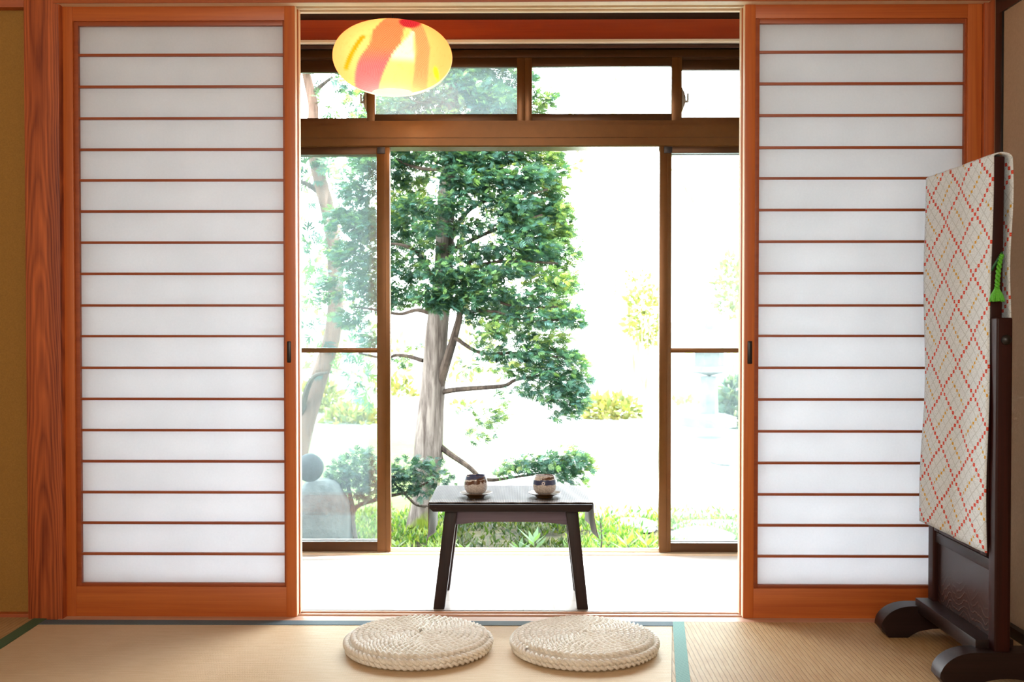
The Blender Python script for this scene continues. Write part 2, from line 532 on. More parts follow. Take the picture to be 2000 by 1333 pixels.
M['paper'] = mat_paper()
M['glass_hazy'] = mat_glass('hazy_glass', 0.0135)
M['glass_mid'] = mat_glass('slightly_hazy_glass', 0.045)
M['glass_clear'] = mat_glass('clear_glass', 0.003)
M['mat_x'] = mat_tatami('rush_mat_across', 'X', 0.0080, srgb(228, 202, 166), srgb(212, 180, 138), 0.38)
M['mat_y'] = mat_tatami('rush_mat_ribs', 'Y', 0.0125, srgb(200, 166, 120), srgb(176, 136, 88), 0.45)
M['heri_sky'] = mat_heri('sky_tinted_binding', srgb(84, 100, 108), srgb(100, 116, 124))  # blue of the sky reflection put into the binding colour
M['heri_teal'] = mat_heri('teal_binding', srgb(104, 148, 140), srgb(140, 178, 164))
M['heri_green'] = mat_heri('green_binding', srgb(74, 100, 74), srgb(86, 114, 86))
M['planks'] = mat_planks()
M['cypress'] = mat_attr_leaf('cypress_leaf', 0.30)
M['leaf'] = mat_attr_leaf('soft_leaf', 0.45)
M['bark'] = mat_bark('cypress_bark', srgb(112, 104, 97), srgb(60, 52, 47), srgb(84, 98, 26))
M['branch'] = mat_bark('branch_bark', srgb(76, 65, 56), srgb(40, 33, 29))
M['pinebark'] = mat_bark('pine_bark', (0.13, 0.075, 0.055), (0.06, 0.032, 0.022))
M['palebark'] = mat_bark('overexposed_bark', (0.42, 0.40, 0.17), (0.28, 0.25, 0.09))  # far bark lightened; garden overexposure put into the colour
M['rock'] = mat_rock('pale_rock', (0.065, 0.068, 0.066), (0.008, 0.010, 0.010), 8)
M['rock_dark'] = mat_rock('dark_rock', (0.014, 0.016, 0.019), (0.007, 0.008, 0.010), 4)
M['rock_light'] = mat_rock('sunlit_rock', (0.16, 0.16, 0.155), (0.075, 0.075, 0.073), 5)
M['cover'] = mat_cover()
M['runner'] = mat_runner()
M['cup0'] = mat_cup('brown_brush_glaze', 0)
M['cup1'] = mat_cup('blue_band_glaze', 1)
M['saucer'] = wood('saucer_wood', srgb(120, 84, 44), srgb(66, 42, 22), 'X', rough=0.3)
M['shade'] = mat_shade()
M['bulb'] = mat_bulb()
M['rope'] = mat_rope()
M['ground'] = mat_ground()
M['carved'] = mat_carved()
M['tassel'] = plain('green_silk_cord', srgb(92, 186, 44), 0.6, 0, 300, 0.25, 0.4)
M['tassel_d'] = plain('dark_green_cord', srgb(24, 92, 50), 0.5, 0, 300, 0.2, 0.3)
M['slippers'] = plain('grey_blue_felt', srgb(96, 110, 118), 0.8)


# ------------------------------------------------------------------ mesh helpers
class MB:
    def __init__(s):
        s.bm = bmesh.new()

    def box(s, x0, x1, y0, y1, z0, z1, bev=0.0, seg=2):
        r = bmesh.ops.create_cube(s.bm, size=1.0)
        vs = r['verts']
        for v in vs:
            v.co = Vector((x0 + (v.co.x + .5) * (x1 - x0), y0 + (v.co.y + .5) * (y1 - y0), z0 + (v.co.z + .5) * (z1 - z0)))
        if bev > 0:
            es = list({e for v in vs for e in v.link_edges})
            bmesh.ops.bevel(s.bm, geom=es, offset=bev, segments=seg, affect='EDGES', profile=0.6)
        return s

    def hexa(s, pts, bev=0.0):
        """8 corners: bottom ring 4, top ring 4"""
        vs = [s.bm.verts.new(p) for p in pts]
        fs = [(3, 2, 1, 0), (4, 5, 6, 7), (0, 1, 5, 4), (1, 2, 6, 5), (2, 3, 7, 6), (3, 0, 4, 7)]
        for f in fs:
            s.bm.faces.new([vs[i] for i in f])
        if bev > 0:
            es = list({e for v in vs for e in v.link_edges})
            bmesh.ops.bevel(s.bm, geom=es, offset=bev, segments=2, affect='EDGES', profile=0.6)
        return s

    def prism(s, poly, axis, a, b, bev=0.0):
        """extrude a 2D outline (list of (p,q)) along axis from a to b"""
        def P(p, q, t):
            return {'X': (t, p, q), 'Y': (p, t, q), 'Z': (p, q, t)}[axis]
        v0 = [s.bm.verts.new(P(p, q, a)) for p, q in poly]
        v1 = [s.bm.verts.new(P(p, q, b)) for p, q in poly]
        n = len(poly)
        f0 = s.bm.faces.new(v0); f1 = s.bm.faces.new(list(reversed(v1)))
        for i in range(n):
            j = (i + 1) % n
            s.bm.faces.new((v0[j], v0[i], v1[i], v1[j]))
        if bev > 0:
            es = list(set(f0.edges) | set(f1.edges))
            bmesh.ops.bevel(s.bm, geom=es, offset=bev, segments=2, affect='EDGES', profile=0.6)
        return s

    def lathe(s, prof, c, n=48, closed=False):
        rings = []
        for r, z in prof:
            if r < 1e-6:
                rings.append([s.bm.verts.new((c[0], c[1], c[2] + z))])
            else:
                rings.append([s.bm.verts.new((c[0] + r * math.cos(2 * math.pi * k / n), c[1] + r * math.sin(2 * math.pi * k / n), c[2] + z)) for k in range(n)])
        for A, B in zip(rings, rings[1:]):
            for k in range(n):
                k2 = (k + 1) % n
                if len(A) == 1 and len(B) == 1:
                    continue
                if len(A) == 1:
                    s.bm.faces.new((A[0], B[k2], B[k]))
                elif len(B) == 1:
                    s.bm.faces.new((A[k], A[k2], B[0]))
                else:
                    s.bm.faces.new((A[k], A[k2], B[k2], B[k]))
        return s

    def tube(s, pts, rads, n=8, cap=True, jit=0.0):
        pts = [Vector(p) for p in pts]
        if not hasattr(rads, '__len__'):
            rads = [rads] * len(pts)
        up = Vector((0, 0, 1))
        rings = []
        t0 = (pts[1] - pts[0]).normalized()
        nrm = t0.orthogonal().normalized()
        for i, p in enumerate(pts):
            a = pts[max(0, i - 1)]; b = pts[min(len(pts) - 1, i + 1)]
            t = (b - a).normalized()
            nrm = (nrm - t * nrm.dot(t))
            nrm = nrm.normalized() if nrm.length > 1e-6 else t.orthogonal().normalized()
            bn = t.cross(nrm)
            ring = []
            for k in range(n):
                an = 2 * math.pi * k / n
                rr = rads[i] * (1 + (random.uniform(-jit, jit) if jit else 0))
                ring.append(s.bm.verts.new(p + (nrm * math.cos(an) + bn * math.sin(an)) * rr))
            rings.append(ring)
        for A, B in zip(rings, rings[1:]):
            for k in range(n):
                k2 = (k + 1) % n
                s.bm.faces.new((A[k], A[k2], B[k2], B[k]))
        if cap:
            s.bm.faces.new(list(reversed(rings[0])))
            s.bm.faces.new(rings[-1])
        return s

    def blob(s, c, r, sub=3, amp=0.12, freq=2.0, seed=0, flat=None):
        from mathutils import noise
        rr = bmesh.ops.create_icosphere(s.bm, subdivisions=sub, radius=1.0)
        for v in rr['verts']:
            d = v.co.normalized()
            k = 1 + amp * noise.noise(d * freq + Vector((seed * 7.1, seed * 3.3, seed))) + amp * 0.4 * noise.noise(d * freq * 3 + Vector((seed, 5, seed * 2)))
            p = Vector((d.x * r[0], d.y * r[1], d.z * r[2])) * k
            if flat is not None and p.z < flat:
                p.z = flat
            v.co = p + Vector(c)
        return s


ORG = {}


def build(mb, name, mat, parent=None, smooth=True):
    o_off = ORG.get(parent.name, Vector((0, 0, 0))) if parent is not None else Vector((0, 0, 0))
    bm = mb.bm
    bmesh.ops.recalc_face_normals(bm, faces=bm.faces[:])
    me = bpy.data.meshes.new(name)
    if o_off.length:
        bmesh.ops.translate(bm, verts=bm.verts[:], vec=-o_off)
    bm.to_mesh(me)
    bm.free()
    me.materials.append(mat)
    if smooth:
        me.shade_smooth()
        try:
            me.set_sharp_from_angle(angle=R(38))
        except Exception:
            pass
    o = bpy.data.objects.new(name, me)
    COL.objects.link(o)
    if parent is not None:
        o.parent = parent
        ORG[o.name] = o_off
    return o


def pymesh(name, V, Fc, mat, parent=None, tint=None, smooth=False, uv=None):
    o_off = ORG.get(parent.name, Vector((0, 0, 0))) if parent is not None else Vector((0, 0, 0))
    V = np.asarray(V, dtype=float) - np.array(o_off)
    me = bpy.data.meshes.new(name)
    me.from_pydata(V.tolist(), [], Fc if isinstance(Fc, list) else Fc.tolist())
    if tint is not None:
        at_ = me.color_attributes.new('tint', 'FLOAT_COLOR', 'POINT')
        c = np.ones((len(V), 4)); c[:, :tint.shape[1]] = tint
        at_.data.foreach_set('color', c.ravel())
    if uv is not None:
        ul = me.uv_layers.new(name='UVMap')
        li = np.zeros(len(me.loops), dtype=np.int32)
        me.loops.foreach_get('vertex_index', li)
        ul.data.foreach_set('uv', np.asarray(uv)[li].ravel())
    me.materials.append(mat)
    if smooth:
        me.shade_smooth()
    o = bpy.data.objects.new(name, me)
    COL.objects.link(o)
    if parent is not None:
        o.parent = parent
        ORG[o.name] = o_off
    return o


def tag(o, label, cat, group=None, kind=None):
    o['label'] = label
    o['category'] = cat
    if group:
        o['group'] = group
    if kind:
        o['kind'] = kind
    return o


def thing(name, loc, label, cat, group=None, kind=None):
    o = bpy.data.objects.new(name, None)
    COL.objects.link(o)
    o.location = loc
    o.empty_display_size = 0.1
    ORG[o.name] = Vector(loc)
    return tag(o, label, cat, group, kind)


def struct(mb, name, mat, label, cat, smooth=True):
    return tag(build(mb, name, mat, None, smooth), label, cat, None, 'structure')


def dup(root, loc, rotz=0.0):
    r = root.copy()
    COL.objects.link(r)
    r.location = loc
    r.rotation_euler = (0, 0, rotz)
    for ch in list(root.children):
        c = ch.copy(); COL.objects.link(c); c.parent = r
        for gch in list(ch.children):
            d = gch.copy(); COL.objects.link(d); d.parent = c
    return r


# ------------------------------------------------------------------ leaf clouds
class Leaves:
    def __init__(s):
        s.V = []; s.F = []; s.T = []; s.n = 0

    def quads(s, base, direc, width, length, wid, tint):
        """arrays: base (n,3), direc unit (n,3), width-dir unit (n,3)"""
        n = len(base)
        L = np.asarray(length).reshape(-1, 1); W = np.asarray(wid).reshape(-1, 1)
        p0 = base; p1 = base + direc * L * 0.45 + width * W * 0.5
        p2 = base + direc * L; p3 = base + direc * L * 0.45 - width * W * 0.5
        V = np.stack([p0, p1, p2, p3], 1).reshape(-1, 3)
        Fq = (np.arange(n * 4).reshape(n, 4) + s.n)
        s.V.append(V); s.F.append(Fq); s.T.append(np.repeat(tint, 4, axis=0)); s.n += n * 4

    def cypress(s, c, rad, count, cols, out=None, size=0.075, flat=0.55):
        """flat feathery sprays scattered in an ellipsoid clump"""
        c = np.array(c); rad = np.array(rad)
        d = rng.normal(size=(count, 3)); d /= np.linalg.norm(d, axis=1, keepdims=True)
        r = rng.random(count) ** 0.45
        pos = c + d * r[:, None] * rad
        o = d.copy()
        if out is not None:
            o = o * 0.7 + np.array(out) * 0.9
        o[:, 2] = o[:, 2] * 0.5 - 0.15
        o += rng.normal(scale=0.25, size=o.shape)
        o /= np.linalg.norm(o, axis=1, keepdims=True)
        up = np.array([0, 0, 1.0]) + rng.normal(scale=flat, size=(count, 3))
        w = np.cross(up, o); w /= np.linalg.norm(w, axis=1, keepdims=True)
        Ls = size * rng.uniform(0.6, 1.35, count)
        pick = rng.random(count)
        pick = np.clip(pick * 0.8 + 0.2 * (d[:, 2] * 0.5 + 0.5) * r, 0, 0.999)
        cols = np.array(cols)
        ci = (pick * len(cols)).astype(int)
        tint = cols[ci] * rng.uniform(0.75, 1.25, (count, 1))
        # stem tip
        K = 4
        s.quads(pos, o, w, Ls, Ls * 0.16, tint)
        for k in range(K):
            t = 0.12 + 0.2 * k
            bl = Ls * (0.62 - 0.10 * k)
            for sg in (-1, 1):
                b = pos + o * (Ls * t)[:, None]
                dd = o * 0.75 + w * sg * 0.72 + rng.normal(scale=0.10, size=o.shape)
                dd /= np.linalg.norm(dd, axis=1, keepdims=True)
                nn = np.cross(o, w)
                ww = np.cross(nn, dd); ww /= np.linalg.norm(ww, axis=1, keepdims=True)
                tip = tint * rng.uniform(0.85, 1.3, (count, 1))
                s.quads(b, dd, ww, bl, bl * 0.23, tip)

    def broad(s, c, rad, count, cols, size=0.05, aspect=0.45, upb=0.3):
        c = np.array(c); rad = np.array(rad)
        d = rng.normal(size=(count, 3)); d /= np.linalg.norm(d, axis=1, keepdims=True)
        r = rng.random(count) ** 0.4
        pos = c + d * r[:, None] * rad
        o = d + rng.normal(scale=0.6, size=d.shape); o[:, 2] += upb
        o /= np.linalg.norm(o, axis=1, keepdims=True)
        a = rng.normal(size=d.shape)
        w = np.cross(a, o); w /= np.linalg.norm(w, axis=1, keepdims=True)
        cols = np.array(cols)
        tint = cols[rng.integers(0, len(cols), count)] * rng.uniform(0.75, 1.25, (count, 1))
        L = size * rng.uniform(0.6, 1.4, count)
        s.quads(pos, o, w, L, L * aspect, tint)

    def build(s, name, mat, parent):
        return pymesh(name, np.concatenate(s.V), np.concatenate(s.F), mat, parent, np.concatenate(s.T))


# ================================================================== ROOM SHELL
XL, XR = at(125, 630, 0).x, at(1916, 630, 0).x          # clear width between the posts
DT = 1.806                                              # underside of the head beam
YB = 0.072                                              # back edge of the sill
YW = 0.862                                              # inner face of the garden window
EX = 1.46                                               # half length of the veranda

# floor: base slab under the mats and the veranda boards
mb = MB()
mb.box(-2.7, 1.55, -4.7, YB, -0.16, -0.055)
mb.box(-EX - .1, EX + .1, YB, YW + 0.10, -0.16, 0.0)
struct(mb, 'floor', M['planks'], 'pale sunlit veranda floor of narrow boards beyond the sill', 'floor', False)

mb = MB(); mb.box(-2.75, 1.6, -4.75, 0.06, 2.42, 2.5)
struct(mb, 'ceiling', M['ceiling'], 'board ceiling of the mat room above the doors', 'ceiling', False)
mb = MB(); mb.box(-EX - .12, EX + .12, 0.06, 1.02, 2.30, 2.52)  # unseen ceiling given pale plaster to bounce light onto the paper doors
struct(mb, 'ceiling', M['plaster'], 'pale ceiling of the veranda above the window, lightened to bounce light', 'ceiling', False)

pxl = at(50, 630, -0.028).x
mb = MB(); mb.box(-2.7, pxl + .01, 0.012, 0.10, -0.1, 2.42)
struct(mb, 'wall_front', M['ochre'], 'ochre plaster wall left of the wooden post', 'wall', False)
mb = MB(); mb.box(-2.7, 1.55, 0.012, 0.07, DT + 0.10, 2.42)
struct(mb, 'wall_upper', M['ochre'], 'plaster wall above the head beam of the doors', 'wall', False)
mb = MB(); mb.box(1.372, 1.57, -4.7, 0.075, -0.1, 2.43)
struct(mb, 'wall_right', M['beige'], 'beige papered wall behind the covered mirror', 'wall', False)
mb = MB(); mb.box(-2.75, -2.62, -4.7, 0.1, -0.1, 2.42)  # unseen wall coloured pale to keep the bounced light neutral
struct(mb, 'wall_left', M['plaster'], 'unseen left wall of the room in pale plaster for neutral bounce', 'wall', False)
mb = MB(); mb.box(-2.75, 1.55, -4.75, -4.62, -0.1, 2.42)  # also out of view, coloured pale for neutral bounce
struct(mb, 'wall_back', M['plaster'], 'unseen back wall of the room in pale plaster for neutral bounce', 'wall', False)
for sx, nm, w_ in ((-1, 'wall_veranda_left', 'left'), (1, 'wall_veranda_right', 'right')):
    mb = MB(); mb.box(min(sx * EX, sx * (EX + .1)), max(sx * EX, sx * (EX + .1)), 0.07, 1.0, -0.1, 2.32)
    struct(mb, nm, M['plaster'], 'plaster end wall of the veranda on the %s' % w_, 'wall', False)

# posts and beams
mb = MB(); mb.box(pxl, at(118.5, 630, -0.028).x, -0.028, 0.09, -0.01, 2.42, 0.004)
struct(mb, 'trim_1', M['post'], 'thick weathered red-brown post left of the left paper door', 'post')
mb = MB(); mb.box(at(118.5, 630, -0.028).x - .002, XL + 0.006, 0.004, 0.085, -0.01, DT + .05)  # strip added dark where the gap lies in shadow
struct(mb, 'trim_2', M['darkboard'], 'dark strip filling the shadow gap between post and left paper door', 'trim')
mb = MB(); mb.box(XR - 0.001, 1.376, -0.012, 0.085, -0.01, 2.42, 0.003)
struct(mb, 'trim_3', M['post'], 'narrow reddish post right of the right paper door', 'post')
# head beam with two sliding grooves in its underside
prof = [(-0.031, DT - .0005), (-0.031, DT + 0.035), (0.078, DT + 0.035), (0.078, DT - 0.001), (0.062, DT - 0.001), (0.062, DT + 0.012), (0.040, DT + 0.012), (0.040, DT),
        (0.028, DT), (0.028, DT + 0.012), (0.004, DT + 0.012), (0.004, DT - .0005)]
mb = MB(); mb.prism(prof, 'X', XL - 0.01, XR + 0.01, 0.0)  # runner coloured pale for floor light bounced up under the beam
struct(mb, 'trim_12', M['palewood'], 'grooved runner under the head beam, coloured pale for bounced light', 'trim', False)
mb = MB(); mb.box(XL - 0.01, XR + 0.01, -0.035, -0.030, DT - .0005, DT + 0.12); mb.box(XL - 0.01, XR + 0.01, -0.030, 0.078, DT + 0.035, DT + .12)
struct(mb, 'trim_4', M['beam'], 'orange-brown head beam above the sliding doors', 'beam', False)
mb = MB(); mb.box(-2.65, pxl + 0.004, -0.02, 0.05, DT - 0.008, DT + 0.12, 0.003)
struct(mb, 'trim_5', M['beam'], 'wooden rail above the ochre wall at the top left', 'beam')
# sill with two grooves
prof = [(-0.040, -0.06), (0.078, -0.06), (0.078, 0.0), (0.062, 0.0), (0.062, -0.004), (0.040, -0.004), (0.040, 0.0), (0.030, 0.0), (0.030, -0.004), (0.006, -0.004), (0.006, 0.0), (-0.040, 0.0)]
mb = MB(); mb.prism(prof, 'X', XL - 0.01, XR + 0.01, 0.0)
struct(mb, 'trim_6', M['sill'], 'grooved wooden sill under the sliding doors', 'sill', False)
mb = MB(); mb.box(-2.65, pxl + .004, -0.012, 0.02, -0.05, 0.010, 0.002)
struct(mb, 'baseboard_left', M['beam'], 'thin wooden strip at the foot of the ochre wall', 'baseboard')
# black lacquer frame on the right wall
mb = MB(); mb.box(1.352, 1.376, -4.6, -0.034, -0.05, 0.030, 0.002)
struct(mb, 'baseboard_right', M['black'], 'low black lacquer strip at the foot of the beige wall', 'baseboard')
mb = MB(); mb.box(1.366, 1.378, -0.072, -0.030, 0.03, 1.762, 0.001)
struct(mb, 'trim_7', M['black'], 'slim upright black lacquer strip in the corner behind the mirror', 'trim')
mb = MB(); mb.box(1.366, 1.378, -4.6, -0.030, 1.762, 1.90, 0.001)
struct(mb, 'trim_8', M['black'], 'black lacquer rail along the top of the beige wall', 'trim')

# red board above the window and its small ledges
zb0, zb1 = at(1000, 80, YW - .03).z, at(1000, 38, YW - .03).z
mb = MB(); mb.box(-EX, EX, YW - 0.03, YW + 0.05, zb0, zb1, 0.002)
struct(mb, 'trim_9', M['redbeam'], 'deep red-brown board above the veranda window', 'beam')
mb = MB()
mb.box(-EX, EX, YW - 0.014, YW + 0.08, at(1000, 97, YW).z, zb0 + 0.001, 0.001)
mb.box(-EX, EX, YW - 0.022, YW + 0.02, at(1000, 97, YW).z, at(1000, 91, YW).z, 0.001)
struct(mb, 'trim_10', M['darkboard'], 'dark narrow strip between red board and window frame', 'trim')
mb = MB(); mb.box(-EX, EX, YW + 0.0, YW + 0.12, zb1 - 0.002, 2.32)  # shade above the red board put into the wall colour
struct(mb, 'wall_above_window', M['darkboard'], 'wall over the red board of the veranda, coloured dark for its shade', 'wall', False)
# added pale strip painting the light on the red board's lower edge
mb = MB(); mb.box(-EX, EX, YW - 0.045, YW - 0.012, zb0 - 0.008, zb0 + 0.002, 0.001)
struct(mb, 'trim_11', M['palewood'], 'thin pale strip standing for the lit bottom edge of the red board', 'trim')

# ================================================================== TATAMI
def mat_thing(label, poly, y_back, surf_mat, loc):
    t = thing('tatami_mat', loc, label, 'mat', 'mats on the floor')
    m_ = MB(); m_.prism(poly, 'Z', -0.055, 0.0, 0.0)
    build(m_, 'mat_surface', surf_mat, t, False)
    return t


xe = at(1312, 1218, -0.03).x
xl = at(92, 1213, -0.03).x
# main mat: across in front of the doors
t = mat_thing('wide rush mat in front of the doors carrying the rope cushions',
              [(xl - .002, -0.042), (xl + .018, -0.99), (xe - .135, -0.99), (xe + .0, -0.042)], 0, M['mat_x'], (-0.4, -0.5, 0))
mb = MB(); mb.prism([(xl, -0.042), (xl, -0.088), (xe, -0.086), (xe, -0.042)], 'Z', -0.02, 0.0015)
build(mb, 'border', M['heri_sky'], t, False)['label'] = 'cloth border coloured blue-grey for the sky reflection'
# right mat
ex2 = xe - .135
t = mat_thing('rush mat with ribs running away from the viewer, under the mirror stand',
              [(xe + .001, -0.042), (ex2 + .001, -0.99), (1.36, -0.99), (1.36, -0.042)], 0, M['mat_y'], (0.9, -0.5, 0))
mb = MB(); mb.prism([(xe + .001, -0.043), (ex2 + .03, -0.90), (ex2 + .066, -0.90), (xe + 0.034, -0.043)], 'Z', -0.02, 0.0017)
build(mb, 'border', M['heri_teal'], t, False)['label'] = 'pale teal cloth border'
# left mat
t = mat_thing('rush mat at the left edge beside the green border',
              [(-2.6, -0.013), (-2.6, -1.9), (xl + .036, -1.9), (xl - .001, -0.013)], 0, M['mat_y'], (-1.9, -0.9, 0))
mb = MB(); mb.prism([(xl - .040, -0.03), (xl - .006, -1.85), (xl + .034, -1.85), (xl - .001, -0.03)], 'Z', -0.02, 0.002)
build(mb, 'border', M['heri_green'], t, False)['label'] = 'dark green cloth border'
# the mat nearest the camera
t = mat_thing('rush mat closest to the viewer along the bottom edge', [(xl + .020, -0.992), (xl + .036, -1.9), (1.36, -1.9), (1.36, -0.992)], 0, M['mat_x'], (0, -1.4, 0))

# ================================================================== PAPER DOORS
def make_door(name, x0, x1, yf, label, bars_y, rails, stile_l, stile_r, pull, full=True):
    """x in metres at the front face plane yf; bar heights from photo rows"""
    yb = yf + 0.029
    t = thing(name, ((x0 + x1) / 2, yf + .015, 0.0), label, 'sliding door', None, 'structure')
    zt, zb = DT + 0.004, -0.001
    xs0, xs1 = x0 + stile_l, x1 - stile_r
    z_tr, z_br = rails
    for a, b in ((x0, xs0), (xs1, x1)):
        m_ = MB(); m_.box(a, b, yf, yb, zb, zt, 0.003)
        build(m_, 'stile', M['door_v'], t)
    e_ = x1 if x1 < 0 else x0
    m_ = MB(); m_.box(e_ - .0008, e_ + .0008, yf + 0.0035, yb - .001, zb + .003, zt - .003)  # added pale strip: daylight on the stile edge put into colour
    build(m_, 'lit_edge_strip', M['litwood_z'], t, False)['label'] = 'pale strip painting the daylight on the stile edge'
    m_ = MB(); m_.box(xs0 - .001, xs1 + .001, yf + 0.002, yb - .002, z_tr, zt, 0.001)
    build(m_, 'top_rail', M['door_h'], t)
    m_ = MB(); m_.box(xs0 - .001, xs1 + .001, yf + 0.0015, yb - .002, zb, z_br, 0.002)
    build(m_, 'bottom_rail', M['door_h'], t)
    # inner moulding frame that carries the lattice
    w = 0.013
    m_ = MB()
    m_.box(xs0, xs0 + w, yf + 0.008, yf + 0.022, z_br, z_tr, 0.001)
    m_.box(xs1 - w * .45, xs1, yf + 0.008, yf + 0.022, z_br, z_tr, 0.001)
    m_.box(xs0 + w, xs1 - w * .45, yf + 0.008, yf + 0.022, z_tr - w, z_tr, 0.001)
    m_.box(xs0 + w, xs1 - w * .45, yf + 0.008, yf + 0.022, z_br, z_br + 0.009, 0.001)
    build(m_, 'inner_frame', M['lattice'], t)
    for z in bars_y:
        m_ = MB(); m_.box(xs0 + w - .001, xs1 - w * .45 + .001, yf + 0.010, yf + 0.021, z - 0.0036, z + 0.0036, 0.0007)
        build(m_, 'lattice_bar', M['lattice'], t)
    m_ = MB(); m_.box(xs0 + .002, xs1 - .002, yf + 0.0215, yf + 0.0222, z_br + .002, z_tr - .002)
    build(m_, 'paper', M['paper'], t, False)
    if pull:
        px, pz, pw, ph = pull
        m_ = MB()
        m_.box(px - pw, px + pw, yf - 0.0025, yf + 0.004, pz - ph, pz + ph, 0.003)
        p = build(m_, 'finger_pull', M['metal_black'], t)
        m_ = MB(); m_.box(px - pw * .55, px + pw * .55, yf - 0.0032, yf + 0.002, pz - ph * .86, pz + ph * .86, 0.002)
        build(m_, 'recess', M['black'], p)
    return t


def rowz(px, py, Y=0.01):
    return at(px, py, Y).z


barsL = [107, 169, 231, 292, 352, 413, 474, 535, 597, 657, 719, 780, 841, 902, 962.5, 1022.5, 1083]
barsR = [101, 163, 225, 288, 348, 410, 472, 534, 597, 656.5, 719, 781, 843.5, 905.5, 967, 1027.5, 1088]
xa, xb = at(125, 630, 0).x, at(577.5, 630, 0).x
xc, xd = at(1453.5, 630, 0).x, at(1914.5, 630, 0).x
zL = [rowz(355, y) for y in barsL]
zR = [rowz(1680, y) for y in barsR]
sw = 0.0315
make_door('door_1', xa, xb, 0.0, 'left sliding paper door with thin horizontal bars beside the weathered post', zL,
          (rowz(355, 40, 0), rowz(355, 1147, 0)), 0.031, sw, (at(564.5, 688, 0).x, rowz(564, 688, 0), 0.0062, 0.032))
make_door('door_2', xc, xd, 0.0, 'right sliding paper door partly hidden by the covered mirror', zR,
          (rowz(1680, 35, 0), rowz(1680, 1151, 0)), 0.031, 0.042, (at(1464.5, 689, 0).x, rowz(1464, 689, 0), 0.0072, 0.034))
make_door('door_3', xa + .002, xb + .003, 0.036, 'second paper door tucked behind the left one', zL,
          (rowz(355, 40, 0), rowz(355, 1147, 0)), 0.031, sw, None)
make_door('door_4', xc - .003, xd - .002, 0.036, 'second paper door tucked behind the right one', zR,
          (rowz(1680, 35, 0), rowz(1680, 1151, 0)), 0.031, 0.042, None)

# ================================================================== GARDEN WINDOW
def wz(py, Y=YW):
    return at(1000, py, Y).z


def wx(px, Y=YW):
    return at(px, 630, Y).x


zs_top, zs_tr0, zs_tr1 = wz(97), wz(230), wz(287)
t = thing('window_1', (0, YW, 0), 'brown aluminium window frame with a deep crossbar across the veranda', 'window', None, 'structure')
mb = MB()
mb.box(-EX, -EX + .05, YW + .0, YW + .10, 0.0, zs_top, 0.001)
mb.box(EX - .05, EX, YW + .0, YW + .10, 0.0, zs_top, 0.001)
mb.box(-EX, EX, YW + .0, YW + .10, wz(112), zs_top, 0.001)
build(mb, 'frame', M['bronze_d'], t)
mb = MB()   # crossbar with stepped profile
za, zb_, zc, zd, ze = wz(229), wz(236), wz(246), wz(270), wz(287)
prof = [(YW + .10, za), (YW + .012, za), (YW + .012, zb_), (YW - .004, zb_), (YW - .004, zc), (YW - .016, zc), (YW - .016, zd), (YW - .010, zd), (YW - .010, ze + .004), (YW + .0, ze), (YW + .10, ze)]
mb.prism(prof, 'X', -EX, EX)
build(mb, 'crossbar', M['bronze'], t, False)
mb = MB()
mb.box(-EX, EX, YW - .012, YW + .10, -0.004, 0.006, 0.001)
mb.box(-EX, EX, YW + .018, YW + .022, 0.006, 0.012)
mb.box(-EX, EX, YW + .052, YW + .056, 0.006, 0.012)
build(mb, 'sill_track', M['palewood'], t)


def sash(name, x0, x1, z0, z1, yf, label, glass, ws=(0.04, 0.04), wr=(0.04, 0.03), mid=None, latch=None, cap=None, mat='bronze'):
    s_ = thing(name, ((x0 + x1) / 2, yf, z0), label, 'window', None, 'structure')
    d = 0.028
    for a, b in ((x0, x0 + ws[0]), (x1 - ws[1], x1)):
        m_ = MB(); m_.box(a, b, yf, yf + d, z0, z1, 0.0015)
        # slim raised rib as on the real profile
        m_.box(a + (b - a) * .62, a + (b - a) * .68, yf - 0.003, yf + .002, z0, z1)
        build(m_, 'stile', M[mat], s_)
    m_ = MB(); m_.box(x0 + ws[0], x1 - ws[1], yf + .002, yf + d - .002, z1 - wr[0], z1, 0.001)
    build(m_, 'top_rail', M['bronze_d'], s_)
    m_ = MB(); m_.box(x0 + ws[0], x1 - ws[1], yf + .002, yf + d - .002, z0, z0 + wr[1], 0.001)
    build(m_, 'bottom_rail', M['bronze_d'], s_)
    if mid is not None:
        m_ = MB(); m_.box(x0 + ws[0], x1 - ws[1], yf + .006, yf + d - .006, mid - .009, mid + .009, 0.001)
        build(m_, 'middle_rail', M['bronze'], s_)
    m_ = MB(); m_.box(x0 + ws[0] - .003, x1 - ws[1] + .003, yf + .0125, yf + .0150, z0 + wr[1] - .003, z1 - wr[0] + .003)
    build(m_, 'pane', M[glass], s_, False)
    if latch is not None:
        lx, lz, sg = latch
        m_ = MB()
        m_.prism([(lx, lz - .045), (lx + sg * .010, lz - .022), (lx + sg * .014, lz - .008), (lx + sg * .014, lz + .010), (lx + sg * .008, lz + .03), (lx, lz + .045)], 'Y', yf - .004, yf + .012, 0.001)
        m_.box(min(lx + sg * .010, lx + sg * .022), max(lx + sg * .010, lx + sg * .022), yf - .006, yf + .002, lz - .012, lz - .004, 0.001)
        m_.box(min(lx + sg * .018, lx + sg * .024), max(lx + sg * .018, lx + sg * .024), yf - .012, yf + .002, lz - .012, lz + .022, 0.001)
        build(m_, 'latch', M['latch'], s_)
    if cap is not None:
        m_ = MB(); m_.box(cap - .015, cap + .015, yf - .005, yf + .004, z1 - .028, z1 + .002, 0.001)
        build(m_, 'corner_cap', M['metal_black'], s_)
    return s_


YF, YK = YW + 0.004, YW + 0.042      # front and back tracks
zbot = 0.010
ztop = wz(285)
midz = wz(685)
